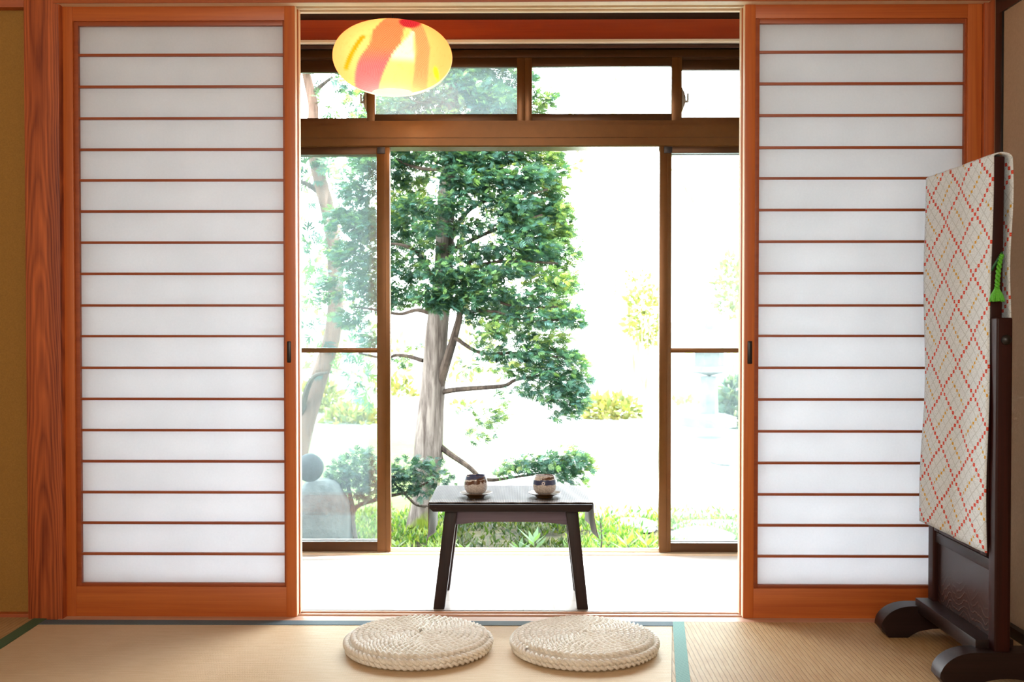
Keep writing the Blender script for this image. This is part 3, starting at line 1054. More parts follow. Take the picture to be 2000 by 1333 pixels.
# lower sashes, two stacked at each side, middle open
lx1 = wx(761.5); rx0 = wx(1288.5)
sash('window_2', lx1 - 0.74, lx1, zbot, ztop, YF, 'hazy glass sash left of the open middle, in front of the round stone', 'glass_hazy', (0.045, 0.050), (0.031, 0.036), midz, None, lx1 - .032)
sash('window_3', lx1 - 0.76, lx1 - 0.004, zbot, ztop, YK, 'second hazy sash slid behind the left sash', 'glass_hazy', (0.045, 0.050), (0.031, 0.036), midz)
sash('window_4', rx0, rx0 + 0.74, zbot, ztop, YF, 'glass sash right of the open middle with bright garden behind', 'glass_hazy', (0.044, 0.045), (0.027, 0.034), midz, None, rx0 + .030)
sash('window_5', rx0 + 0.004, rx0 + 0.76, zbot, ztop, YK, 'second sash slid behind the right sash', 'glass_hazy', (0.044, 0.045), (0.027, 0.034), midz)
# transom sashes
zt0, zt1 = wz(236), wz(112)
cx = wx(1024)
sash('window_6', wx(717), cx + 0.001, zt0, zt1, YF, 'upper sash under and right of the lamp with blue haze', 'glass_mid', (wx(733) - wx(717), 0.029), (wz(112) - wz(130), wz(222) - wz(236)), None, (wx(717), wz(195), -1))
sash('window_7', cx - 0.001 + .002, wx(1331), zt0, zt1, YF, 'upper sash right of the centre bar with washed out view', 'glass_clear', (0.028, wx(1331) - wx(1311)), (wz(112) - wz(129), wz(222) - wz(236)), None, (wx(1331), wz(195), 1))
sash('window_8', wx(717) - .60, wx(717) + .02, wz(234), zt1, YK, 'upper left sash showing a slanting tree trunk', 'glass_clear', (0.03, 0.018), (wz(112) - wz(135), 0.012))
sash('window_9', wx(1331) - .02, wx(1331) + .60, wz(234), zt1, YK, 'upper right sash beside the right paper door', 'glass_clear', (0.018, 0.03), (wz(112) - wz(132), 0.012))

# ================================================================== PENDANT LAMP
LY = 0.45
lc = at(767, 112, LY)
lr = (at(882.5, 112, LY).x - at(650.5, 112, LY).x) / 2
lt = thing('pendant_lamp', (lc.x, lc.y, lc.z), 'glowing oval paper lamp with pink and yellow swirls hanging over the veranda', 'lamp')
zt_, zb__ = at(767, 46, LY).z - lc.z, at(767, 181, LY).z - lc.z - 0.006
ro = 0.060
prof = []
N1 = 70
for i in range(N1 + 1):
    k = i / N1
    a = math.pi * k
    z = math.cos(a)
    zz = z * zt_ if z > 0 else -z * zb__
    r = lr * abs(math.sin(a)) ** (0.80 if z > 0 else 0.92)
    prof.append((r, zz))
prof = [p for p in prof if not (p[1] < 0 and p[0] < ro)]
prof = [p for p in prof if not (p[1] > 0 and p[0] < 0.02)]
NA = 160
V = []; Fc = []; T = []
yel = np.array([0.94, 0.42, 0.17]); pale = np.array([1.0, 0.64, 0.27]); mauve = np.array([0.56, 0.17, 0.24])
crim = np.array([0.40, 0.03, 0.06]); ora = np.array([0.80, 0.33, 0.01]); white = np.array([1.0, 0.96, 0.86]); peach = np.array([0.74, 0.34, 0.19])


def sm(x, a, b):
    t_ = min(1, max(0, (x - a) / (b - a)))
    return t_ * t_ * (3 - 2 * t_)


for (r, z) in prof:
    for k in range(NA):
        an = 2 * math.pi * k / NA
        x, y = r * math.sin(an), -r * math.cos(an)
        V.append((lc.x + x, lc.y + y, lc.z + z))
        v = z / zt_ if z > 0 else z / abs(zb__)          # 1 top .. -1 bottom
        u = math.sin(an) * r / lr
        back = math.cos(an) < -0.02
        # u,v are a front-view frame (mirrored round the back)
        lim = sm(math.hypot(u, v * .8), 0.35, 1.0)  # bulb falloff towards the rim put into the tint
        c = pale * (1 - lim) + yel * lim
        al = 0.0
        wv = 0.010 * math.sin(9 * v + 2) + 0.008 * math.sin(17 * u)
        # broad pink band from top centre to lower left
        cb = (0.16 if v > 0 else 0.46) * v + wv
        wd = 0.27 if v < 0.3 else 0.27 - 0.16 * (v - 0.3)
        kk = 1 - sm(abs(u - cb), wd - 0.03, wd)
        low = sm(-v, 0.05, 0.55)
        bc = np.array([0.66, 0.27, 0.15]) * (1 - low) + mauve * low
        c = c * (1 - kk) + bc * kk; al = max(al, kk * (1 - 0.3 * low))
        # second peach band curving on the right
        cb2 = 0.58 - 0.22 * (v + 0.15) ** 2 + wv * .6
        kk2 = 1 - sm(abs(u - cb2), 0.09, 0.125)
        c = c * (1 - kk2 * .9) + peach * kk2 * .9; al = max(al, kk2 * .8)
        # crimson patch near the top right
        kc = (1 - sm(math.hypot((u - 0.36) / 0.18, (v - 0.72) / 0.27), 0.8, 1.05))
        c = c * (1 - kc) + crim * kc; al = max(al, kc)
        # white sliver between the bands
        if -0.50 < v < 0.38:
            le = 0.40 - 0.34 * sm(0.38 - v, 0.0, 0.9) * 1.0
            ww = sm(u, le - .02, le + .02) * (1 - sm(u, 0.43, 0.46)) * sm(v, -0.50, -0.30)
            c = c * (1 - ww) + white * ww; al *= (1 - ww)
        # orange brush stroke on the left
        su, sv = u + 0.53, v + 0.15
        s1 = su * 0.44 + sv * 0.90; s2 = su * 0.90 - sv * 0.44
        ko = (1 - sm(abs(s1), 0.38, 0.45)) * (1 - sm(abs(s2), 0.035, 0.065))
        c = c * (1 - ko) + ora * ko
        ky = 1 - sm(math.hypot((u - 0.76) / 0.05, (v + 0.55) / 0.14), 0.6, 1)
        c = c * (1 - ky) + np.array([1.0, 0.62, 0.03]) * ky
        if back:
            c = pale * .5 + white * .5; al = 0.1  # back painted pale so the opening looks lit from inside
        T.append((c[0], c[1], c[2], al))
for i in range(len(prof) - 1):
    for k in range(NA):
        k2 = (k + 1) % NA
        Fc.append((i * NA + k, i * NA + k2, (i + 1) * NA + k2, (i + 1) * NA + k))
pymesh('lamp_shade', V, Fc, M['shade'], lt, np.array(T), True)
mb = MB(); mb.tube([(lc.x, lc.y, lc.z + 0.05), (lc.x, lc.y, 2.302)], 0.003, 8)
mb.tube([(lc.x, lc.y, lc.z + 0.045), (lc.x, lc.y, lc.z + 0.085)], 0.018, 12)
mb.tube([(lc.x, lc.y, 2.280), (lc.x, lc.y, 2.302)], 0.035, 16)
build(mb, 'cord', M['cord'], lt)
mb = MB(); mb.lathe([(0, -0.05), (0.02, -0.046), (0.03, -0.03), (0.03, -0.01), (0.018, 0.02), (0.013, 0.045), (0, 0.046)], (lc.x, lc.y, lc.z), 20)
build(mb, 'bulb', M['bulb'], lt)

# ================================================================== LOW TABLE
ty0, ty1 = 0.078, 0.455
pL, pR = at(838, 990, ty0), at(1157, 990, ty0)
tz = at(996, 986, ty0).z
tx0, tx1 = pL.x, pR.x
tcx = (tx0 + tx1) / 2
t = thing('low_table', (tcx, (ty0 + ty1) / 2, 0), 'low dark brown wooden table with splayed legs on the veranda boards', 'table')
mb = MB()
th = 0.023
mb.prism([(tx0, tz), (tx1, tz), (tx1, tz - th * .55), (tx1 - .012, tz - th), (tx0 + .012, tz - th), (tx0, tz - th * .55)], 'Y', ty0, ty1, 0.003)
build(mb, 'tabletop', M['darkwood_x'], t)


def leg(xt0, xt1, xb0, xb1, yt0, yt1, yb0, yb1):
    m_ = MB()
    m_.hexa([(xb0, yb0, 0), (xb1, yb0, 0), (xb1, yb1, 0), (xb0, yb1, 0), (xt0, yt0, tz - th), (xt1, yt0, tz - th), (xt1, yt1, tz - th), (xt0, yt1, tz - th)], 0.003)
    build(m_, 'leg', M['darkwood'], t)


yfl = 0.088
a0 = at(869, 1000, yfl + .02).x; a1 = at(893, 1000, yfl + .02).x
b0 = at(846, 1194, yfl).x; b1 = at(868, 1194, yfl).x
leg(a0, a1, b0, b1, yfl + .025, yfl + .06, yfl, yfl + .03)
leg(2 * tcx - a1 + .004, 2 * tcx - a0 + .004, 2 * tcx - b1, 2 * tcx - b0, yfl + .025, yfl + .06, yfl, yfl + .03)
yr = 0.318
leg(a0, a1, b0, b1, yr - .02, yr + .012, yr, yr + .028)
leg(2 * tcx - a1 + .004, 2 * tcx - a0 + .004, 2 * tcx - b1, 2 * tcx - b0, yr - .02, yr + .012, yr, yr + .028)
# arched aprons
for yy in (yfl + .040, yr - .012):
    q0, q1 = a1 - .006, 2 * tcx - a1 + .010
    zl = at(900, 1026, yfl + .04).z
    pts = [(q0, tz - th), (q0 - .004, zl)]
    for i in range(1, 16):
        k = i / 16
        pts.append((q0 + (q1 - q0) * k, zl + 0.0095 * min(1, math.sin(math.pi * k) * 1.6)))
    pts += [(q1 + .004, zl), (q1, tz - th)]
    m_ = MB(); m_.prism(pts, 'Y', yy, yy + 0.016, 0.0008)
    build(m_, 'apron', M['apron'], t)
for xx in (a0 + .008, 2 * tcx - a0 - .022):
    m_ = MB(); m_.box(xx, xx + 0.014, yfl + .05, yr, tz - th - .036, tz - th + .0005, 0.001)
    build(m_, 'apron', M['darkwood_y'], t)

# runner: lies over the top and hangs over both ends
ry0, ry1 = ty0 + 0.010, ty1 - 0.02
NX, NY = 120, 24
V = []; UV = []; Fc = []
dl, dr = 0.128, 0.112
Ltop = tx1 - tx0 + 0.006
tot = dl + Ltop + dr
for i in range(NX + 1):
    s_ = i / NX * tot
    for j in range(NY + 1):
        k = j / NY
        y = ry0 + (ry1 - ry0) * k
        if s_ < dl:                                   # left fall
            h = (dl - s_)
            wv = 0.005 * math.sin(k * 9 + h * 20) * (h / dl)
            x = tx0 - 0.003 + wv - 0.010 * (h / dl) ** 2 + .016 * (h / dl) * k
            z = tz + 0.002 - h
            y = y + (0.055 - 0.11 * k) * (h / dl) * 0.4
        elif s_ < dl + Ltop:
            x = tx0 - 0.003 + (s_ - dl)
            z = tz + 0.0022 + 0.0005 * math.sin(s_ * 120 + k * 7)
        else:
            h = s_ - dl - Ltop
            wv = 0.004 * math.sin(k * 8 + h * 18) * (h / dr)
            x = tx1 + 0.003 + wv + 0.014 * (h / dr) ** 2 - .018 * (h / dr) * k
            z = tz + 0.002 - h
            y = y + (0.055 - 0.11 * k) * (h / dr) * 0.4
        V.append((x, y, z)); UV.append((s_, k * (ry1 - ry0)))
for i in range(NX):
    for j in range(NY):
        a = i * (NY + 1) + j
        Fc.append((a, a + 1, a + NY + 2, a + NY + 1))
o = pymesh('table_runner', V, Fc, M['runner'], None, None, True, UV)
o.modifiers.new('thick', 'SOLIDIFY').thickness = 0.0016
tag(o, 'woven grey-brown runner lying on the low table and hanging over both ends', 'table runner')

# cups and saucers
sy = 0.190
for i, (px, mt, lab, slab) in enumerate(((929.5, 'cup0', 'rounded pale tea cup with brown brush strokes, left on the table', 'dark round wooden saucer under the left cup with brown brush strokes'),
                                         (1063.5, 'cup1', 'rounded pale tea cup with a blue band, right on the table', 'dark round wooden saucer under the right cup with the blue band'))):
    sx = at(px, 960, sy).x
    z0 = tz + 0.0036
    s_ = thing('saucer', (sx, sy, z0), slab, 'saucer', 'saucers on the table')
    m_ = MB(); m_.lathe([(0, 0), (0.024, 0), (0.026, 0.001), (0.029, 0.006), (0.040, 0.0105), (0.0505, 0.0145), (0.0512, 0.0158), (0.050, 0.0164), (0.038, 0.0128), (0.026, 0.0105), (0, 0.0100)], (sx, sy, z0), 56)
    build(m_, 'plate', M['saucer'], s_)
    c = thing('tea_cup', (sx, sy, z0 + 0.0102), lab, 'cup', 'cups on the table')
    m_ = MB(); m_.lathe([(0, 0), (0.019, 0), (0.0205, 0.0015), (0.029, 0.006), (0.0345, 0.015), (0.0365, 0.026), (0.0362, 0.038), (0.0340, 0.050), (0.0312, 0.0585), (0.0300, 0.0595), (0.0288, 0.0585), (0.0312, 0.050), (0.0330, 0.036), (0.0325, 0.022), (0.026, 0.009), (0, 0.007)], (sx, sy, z0 + 0.0102), 64)
    build(m_, 'bowl', M[mt], c)

# ================================================================== ROPE CUSHIONS
def make_rope_cushion(c):
    t = thing('rope_cushion', c, 'round coiled rush rope floor cushion, left of the pair on the mat', 'cushion', 'rope cushions')
    V = []; Fc = []
    pitch = 0.0158
    ns = 2

    def strands(path, sr, off, tw):
        P = np.array(path)
        n = len(P)
        T_ = np.gradient(P, axis=0); T_ /= np.linalg.norm(T_, axis=1, keepdims=True)
        U = np.tile(np.array([0, 0, 1.0]), (n, 1))
        B = np.cross(T_, U); B /= np.linalg.norm(B, axis=1, keepdims=True)
        L = np.concatenate([[0], np.cumsum(np.linalg.norm(np.diff(P, axis=0), axis=1))])
        for q in range(ns):
            ph = 2 * math.pi * (L / tw + q / ns)
            C = P + (np.cos(ph)[:, None] * U + np.sin(ph)[:, None] * B) * off
            nr = 6
            base = len(V)
            for k in range(nr):
                a = 2 * math.pi * k / nr
                pass
            ring = []
            for i in range(n):
                for k in range(nr):
                    a = 2 * math.pi * k / nr
                    V.append(C[i] + (U[i] * math.cos(a) + B[i] * math.sin(a)) * sr)
            for i in range(n - 1):
                for k in range(nr):
                    k2 = (k + 1) % nr
                    Fc.append((base + i * nr + k, base + i * nr + k2, base + (i + 1) * nr + k2, base + (i + 1) * nr + k))
    path = []
    a = 0.5
    while True:
        r = 0.006 + pitch * a / (2 * math.pi)
        if r > 0.186:
            break
        zc = 0.0355 + 0.006 * (1 - (r / 0.19) ** 2) + 0.0006 * math.sin(5 * a)
        if r > 0.172:
            zc -= (r - 0.172) * 0.35
        path.append((c[0] + r * math.cos(a), c[1] + r * math.sin(a), zc))
        a += max(0.02, 0.0042 / max(r, 0.012))
    strands(path, 0.0055, 0.0048, 0.034)
    for rr, zz in ((0.191, 0.0240), (0.187, 0.0112)):
        path = [(c[0] + rr * math.cos(x), c[1] + rr * math.sin(x), zz) for x in np.linspace(0, 2 * math.pi, 280)]
        strands(path, 0.0062, 0.0040, 0.034)
    # woven core so nothing shows through
    base = len(V)
    for k in range(64):
        x = 2 * math.pi * k / 64
        for rr, zz in ((0.180, 0.001), (0.184, 0.0335)):
            V.append((c[0] + rr * math.cos(x), c[1] + rr * math.sin(x), zz))
    for k in range(64):
        k2 = (k + 1) % 64
        Fc.append((base + 2 * k, base + 2 * k2, base + 2 * k2 + 1, base + 2 * k + 1))
    Fc.append(tuple(base + 2 * k + 1 for k in range(64)))
    Fc.append(tuple(base + 2 * (63 - k) for k in range(64)))
    pymesh('rope_coil', V, Fc, M['rope'], t, None, True)
    return t


dq = 2.86 - 3.17
p = at(817.5, 1262, dq)
p2 = at(1141.5, 1264, dq)
c1 = make_rope_cushion((p.x, dq, 0.001))
c2 = dup(c1, (p2.x, dq, 0.001), 1.3)
c2['label'] = 'round coiled rush rope floor cushion, right of the pair on the mat'

# ================================================================== COVERED MIRROR ON STAND
ms = thing('mirror_stand', (1.15, -0.37, 0), 'dark red-brown standing mirror stand with curved feet in front of the beige wall', 'mirror stand')
yn, yfz = -0.585, -0.165         # near and far post centre lines
PX0, PX1 = 1.125, 1.163


def foot(yc, name):
    m_ = MB()
    pts = []
    xl_, xr_ = 0.992, 1.312
    # outline in X-Z: rounded ends, hollow arch underneath
    H = 0.088
    n = 12
    out = []
    for i in range(n + 1):
        a = math.pi - (math.pi / 2) * i / n
        out.append((xl_ + 0.085 + 0.085 * math.cos(a), H * 0.30 + H * 0.70 * math.sin(a)))
    for i in range(n + 1):
        a = math.pi / 2 - (math.pi / 2) * i / n
        out.append((xr_ - 0.085 + 0.085 * math.cos(a), H * 0.30 + H * 0.70 * math.sin(a)))
    out.append((xr_ - 0.022, 0.0)); out.append((xr_ - 0.075, 0.0))
    for i in range(9):
        k = i / 8
        out.append((xr_ - 0.085 - (xr_ - xl_ - 0.170) * k, 0.022 * math.sin(math.pi * (0.12 + 0.76 * k)) + 0.004))
    out.append((xl_ + 0.075, 0.0)); out.append((xl_ + 0.022, 0.0))
    m_.prism(out, 'Y', yc - 0.030, yc + 0.030, 0.003)
    build(m_, name, M['darkwood_x'], ms)


foot(yn, 'foot'); foot(yfz, 'foot')
for yc in (yn, -0.199):
    m_ = MB(); m_.box(PX0, PX1, yc - 0.019, yc + 0.019, 0.075, 0.886, 0.005, 3)
    po = build(m_, 'post', M['redwood'], ms)
    m_ = MB(); m_.lathe([(0, 0), (0.011, 0), (0.012, 0.002), (0.012, 0.006), (0.006, 0.011), (0, 0.012)], (0, 0, 0), 20)
    sg = -1 if yc == yn else 1
    bmesh.ops.rotate(m_.bm, verts=m_.bm.verts[:], cent=(0, 0, 0), matrix=Matrix.Rotation(R(90) if sg < 0 else R(-90), 3, 'X'))
    bmesh.ops.translate(m_.bm, verts=m_.bm.verts[:], vec=Vector((1.146, yc + sg * 0.019, 0.833)))
    build(m_, 'knob', M['black'], po)
# lower rail and panel
m_ = MB(); m_.box(1.092, 1.184, yn + .01, yfz - .01, 0.070, 0.108, 0.003)
build(m_, 'lower_rail', M['darkwood_y'], ms)
m_ = MB(); m_.box(1.131, 1.157, yn + .018, -0.216, 0.272, 0.300, 0.002)
build(m_, 'upper_rail', M['darkwood_y'], ms)
m_ = MB(); m_.box(1.139, 1.151, yn + .018, -0.216, 0.106, 0.274)
build(m_, 'panel', M['carved'], ms, False)

# the tilting mirror itself
mm = thing('standing_mirror', (1.158, -0.37, 0.31), 'tall narrow mirror in a dark frame hidden under the dotted cloth', 'mirror')
my0, my1 = -0.558, -0.224
def tilt(z):
    return 0.010 * (z - 0.8)
m_ = MB()
for a, b, z0_, z1_ in ((my0, my0 + .035, 0.305, 1.276), (my1 - .035, my1, 0.305, 1.276), (my0 + .035, my1 - .035, 0.305, 0.34), (my0 + .035, my1 - .035, 1.24, 1.276)):
    m_.box(1.128, 1.157, a, b, z0_, z1_, 0.004)
for v in m_.bm.verts:
    v.co.x += tilt(v.co.z)
build(m_, 'frame', M['redwood'], mm)
m_ = MB(); m_.box(1.138, 1.146, my0 + .03, my1 - .03, 0.335, 1.245)
for v in m_.bm.verts:
    v.co.x += tilt(v.co.z)
mg, nt, out = new_mat('mirror_glass')
g_ = G(nt)
nt.links.new(g_.bsdf(g_.ramp(g_.noise(g_.obj(), 3), [(0, (.8, .82, .82)), (1, (.88, .9, .9))]), 0.03, 1.0), out.inputs[0])
build(m_, 'mirror_glass', mg, mm, False)

# cloth: front sheet, over the top, back sheet
cy0, cy1 = -0.574, -0.152
zc_top, zc_bot, zc_back = 1.284, 0.318, 0.83
NU = 26
path = []
for i in range(70):
    k = i / 69
    z = zc_bot + (zc_top - 0.012 - zc_bot) * k
    path.append((1.119 + tilt(z) + 0.0015 * math.sin(z * 11), z))
for i in range(1, 9):
    a = math.pi * i / 9
    path.append((1.143 + tilt(1.28) - 0.024 * math.cos(a), zc_top - 0.012 + 0.012 * math.sin(a)))
for i in range(46):
    k = i / 45
    z = zc_top - 0.012 - (zc_top - 0.012 - zc_back) * k
    path.append((1.167 + tilt(z) + 0.004 * math.sin(z * 17) + 0.003 * k, z))
V = []; UV = []; Fc = []
L = 0
for i, (x, z) in enumerate(path):
    if i:
        L += math.hypot(x - path[i - 1][0], z - path[i - 1][1])
    for j in range(NU + 1):
        k = j / NU
        edge = 0.006 * math.sin(L * 8 + 1) * (k if k > .5 else 0) * 0.6 + 0.004 * math.sin(L * 14) * (1 - k)
        y = cy0 + (cy1 - cy0) * k + edge
        yy_in = 0.010 if i < 70 else 0.0
        ripple = 0.0016 * math.sin(k * 9 + z * 7) + 0.0012 * math.sin(k * 23 - z * 13)
        V.append((x + ripple, y, z)); UV.append((k * (cy1 - cy0), L))
for i in range(len(path) - 1):
    for j in range(NU):
        a = i * (NU + 1) + j
        Fc.append((a, a + NU + 1, a + NU + 2, a + 1))
o = pymesh('mirror_cover', V, Fc, M['cover'], None, None, True, UV)
o.modifiers.new('thick', 'SOLIDIFY').thickness = 0.003
tag(o, 'white cloth cover with red and yellow dotted lattice draped over the mirror', 'cloth')

# green cord tassel tied round the near edge of the cloth
tt = thing('cord_tassel', at(1948, 545, cy0 - .012), 'bright green twisted cord with a tassel hanging at the mirror edge', 'tassel')
q = [at(1957, 498, cy0 - .010), at(1953, 508, cy0 - .012), at(1950, 530, cy0 - .013), at(1948, 552, cy0 - .013), at(1947, 568, cy0 - .013)]
qs = []
for i in range(len(q) - 1):
    for k in range(8):
        qs.append(q[i].lerp(q[i + 1], k / 8))
qs.append(q[-1])
m_ = MB()
for s0 in (0, math.pi):
    m_.tube([Vector((p_.x + 0.0034 * math.cos(s0 + i * 0.95), p_.y + 0.0034 * math.sin(s0 + i * 0.95), p_.z)) for i, p_ in enumerate(qs)], 0.0032, 7)
build(m_, 'twisted_cord', M['tassel'], tt)
m_ = MB()
e = q[-1]
for k in range(26):
    a = 2 * math.pi * k / 26
    rr = 0.016 * random.uniform(0.5, 1)
    m_.tube([e + Vector((0.003 * math.cos(a), 0.003 * math.sin(a), 0.004)), e + Vector((rr * .8 * math.cos(a), rr * .5 * math.sin(a), -0.012)), e + Vector((rr * 1.1 * math.cos(a), rr * .7 * math.sin(a), -0.024 + random.uniform(-.003, .002)))], [0.003, 0.0032, 0.002], 5)
build(m_, 'tuft', M['tassel'], tt)
m_ = MB()
m_.tube([at(1957, 494, cy0 - .006), at(1950, 505, cy0 - .012), at(1941, 520, cy0 - .010), at(1937, 528, cy0 + .004)], 0.0028, 6)
build(m_, 'loop', M['tassel_d'], tt)

# ================================================================== GARDEN
GZ = -0.38
mb = MB()
n_ = 40
bmesh.ops.create_grid(mb.bm, x_segments=60, y_segments=60, size=1.0)
from mathutils import noise as mnoise
for v in mb.bm.verts:
    x = v.co.x * 30
    y = 1.0 + (v.co.y + 1) * 0.5 * 44
    v.co = Vector((x, y, GZ + 0.03 * mnoise.noise(Vector((x * .6, y * .6, 0))) + max(0, y - 9) * 0.035))
tag(build(mb, 'garden_ground', M['ground'], None), 'pale sunlit garden ground beyond the veranda', 'ground', None, 'structure')

# ---- the big cypress
TY = 3.25
tb = at(820, 1112, TY)
tree = thing('cypress_tree', (tb.x, TY, GZ), 'tall dense cypress tree with bare grey trunk behind the table', 'tree')


def lerp_path(pts, n):
    """Catmull-Rom through points"""
    P = [Vector(p_) for p_ in pts]
    P = [P[0] * 2 - P[1]] + P + [P[-1] * 2 - P[-2]]
    outp = []
    for i in range(1, len(P) - 2):
        for k in range(n):
            t_ = k / n
            a, b, c_, d_ = P[i - 1], P[i], P[i + 1], P[i + 2]
            outp.append(0.5 * ((2 * b) + (c_ - a) * t_ + (2 * a - 5 * b + 4 * c_ - d_) * t_ ** 2 + (3 * b - a - 3 * c_ + d_) * t_ ** 3))
    outp.append(P[-2])
    return outp


sc_ = (TY + 3.17) / F
trunk_px = [(816, 1130, 40), (819, 1080, 36), (825, 1030, 31), (832, 960, 28), (837, 880, 28), (843, 800, 24), (849, 720, 23), (853, 640, 22), (862, 560, 20), (868, 480, 18), (872, 380, 16), (880, 280, 14), (884, 160, 11), (888, 40, 8), (890, -120, 4)]
tp = [at(x, y, TY) for x, y, r in trunk_px]
tr_ = [r * sc_ for x, y, r in trunk_px]
pth = lerp_path(tp, 6)
rad = np.interp(np.linspace(0, len(tp) - 1, len(pth)), range(len(tp)), tr_)
mb = MB()
mb.tube(pth, list(rad), 22)
for v in mb.bm.verts:        # fluting
    a = math.atan2(v.co.y - TY, v.co.x - tb.x)
    k = mnoise.noise(Vector((v.co.x * 14, v.co.y * 14, v.co.z * 1.5)))
    v.co.x += 0.012 * k
    v.co.y += 0.012 * mnoise.noise(Vector((v.co.y * 14 + 9, v.co.x * 14, v.co.z * 1.5)))
build(mb, 'trunk', M['bark'], tree)


def branch(pts, r0, r1, parent=tree, mat='branch', dys=None):
    P = []
    for i, q_ in enumerate(pts):
        P.append(at(q_[0], q_[1], TY + (q_[2] if len(q_) > 2 else 0.0)))
    pp = lerp_path(P, 5)
    m_ = MB(); m_.tube(pp, list(np.linspace(r0, r1, len(pp))), 7)
    return build(m_, 'branch', M[mat], parent)


# visible limbs
branch([(852, 770), (868, 720, -.05), (885, 665, -.08), (897, 620, -.1), (905, 570, -.1), (920, 500, -.1)], 0.033, 0.012)
branch([(855, 768), (890, 762, -.05), (940, 758, -.1), (985, 754, -.15), (1004, 744, -.2), (1030, 738, -.2), (1080, 730, -.2)], 0.018, 0.006)
branch([(854, 868), (880, 888, -.05), (915, 912, -.1), (940, 934, -.1), (965, 938, -.1), (1000, 933, -.1), (1060, 925, -.1)], 0.020, 0.006)
branch([(858, 900), (852, 870), (848, 855)], 0.026, 0.03)
branch([(826, 705), (800, 697, .05), (775, 694, .1), (750, 700, .1), (700, 690, .1)], 0.014, 0.006)
branch([(848, 615), (815, 606, 0), (780, 614, .05), (740, 606, .1), (690, 600, .1)], 0.015, 0.006)
branch([(852, 560), (820, 500, -.05), (790, 480, -.1), (750, 475, -.1)], 0.018, 0.006)
branch([(866, 500), (920, 470, -.05), (990, 440, -.1), (1060, 420, -.1)], 0.018, 0.006)
branch([(868, 470), (930, 400, -.05), (1010, 385, -.1), (1070, 370, -.1)], 0.016, 0.006)
branch([(862, 540), (930, 520, -.1), (1000, 510, -.15), (1090, 515, -.15)], 0.016, 0.006)
branch([(905, 575, -.1), (960, 585, -.15), (1010, 600, -.2), (1090, 600, -.2)], 0.012, 0.005)
branch([(900, 610, -.1), (960, 608, -.2), (1030, 625, -.25), (1110, 625, -.25)], 0.012, 0.005)
branch([(888, 660, -.1), (940, 690, -.15), (1010, 690, -.2), (1110, 700, -.2)], 0.013, 0.005)
branch([(876, 330), (930, 310, -.05), (1000, 300, -.1), (1060, 290, -.1)], 0.014, 0.005)
branch([(876, 330), (830, 330, .05), (790, 320, .1), (760, 300, .1)], 0.014, 0.005)
branch([(882, 200), (940, 190, 0), (1000, 200, 0), (1050, 205, 0)], 0.012, 0.004)
branch([(882, 200), (820, 200, 0), (780, 190, 0)], 0.012, 0.004)
branch([(838, 990), (815, 987, -.25), (800, 975, -.4), (785, 960, -.45), (770, 945, -.5)], 0.010, 0.005)
branch([(815, 987, -.25), (845, 989, -.4)], 0.008, 0.006)

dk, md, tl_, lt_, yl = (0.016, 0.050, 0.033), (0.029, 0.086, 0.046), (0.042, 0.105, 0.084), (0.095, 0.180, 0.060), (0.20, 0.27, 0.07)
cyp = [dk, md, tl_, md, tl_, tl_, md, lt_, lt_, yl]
cyp_y = [md, md, lt_, lt_, yl, yl]
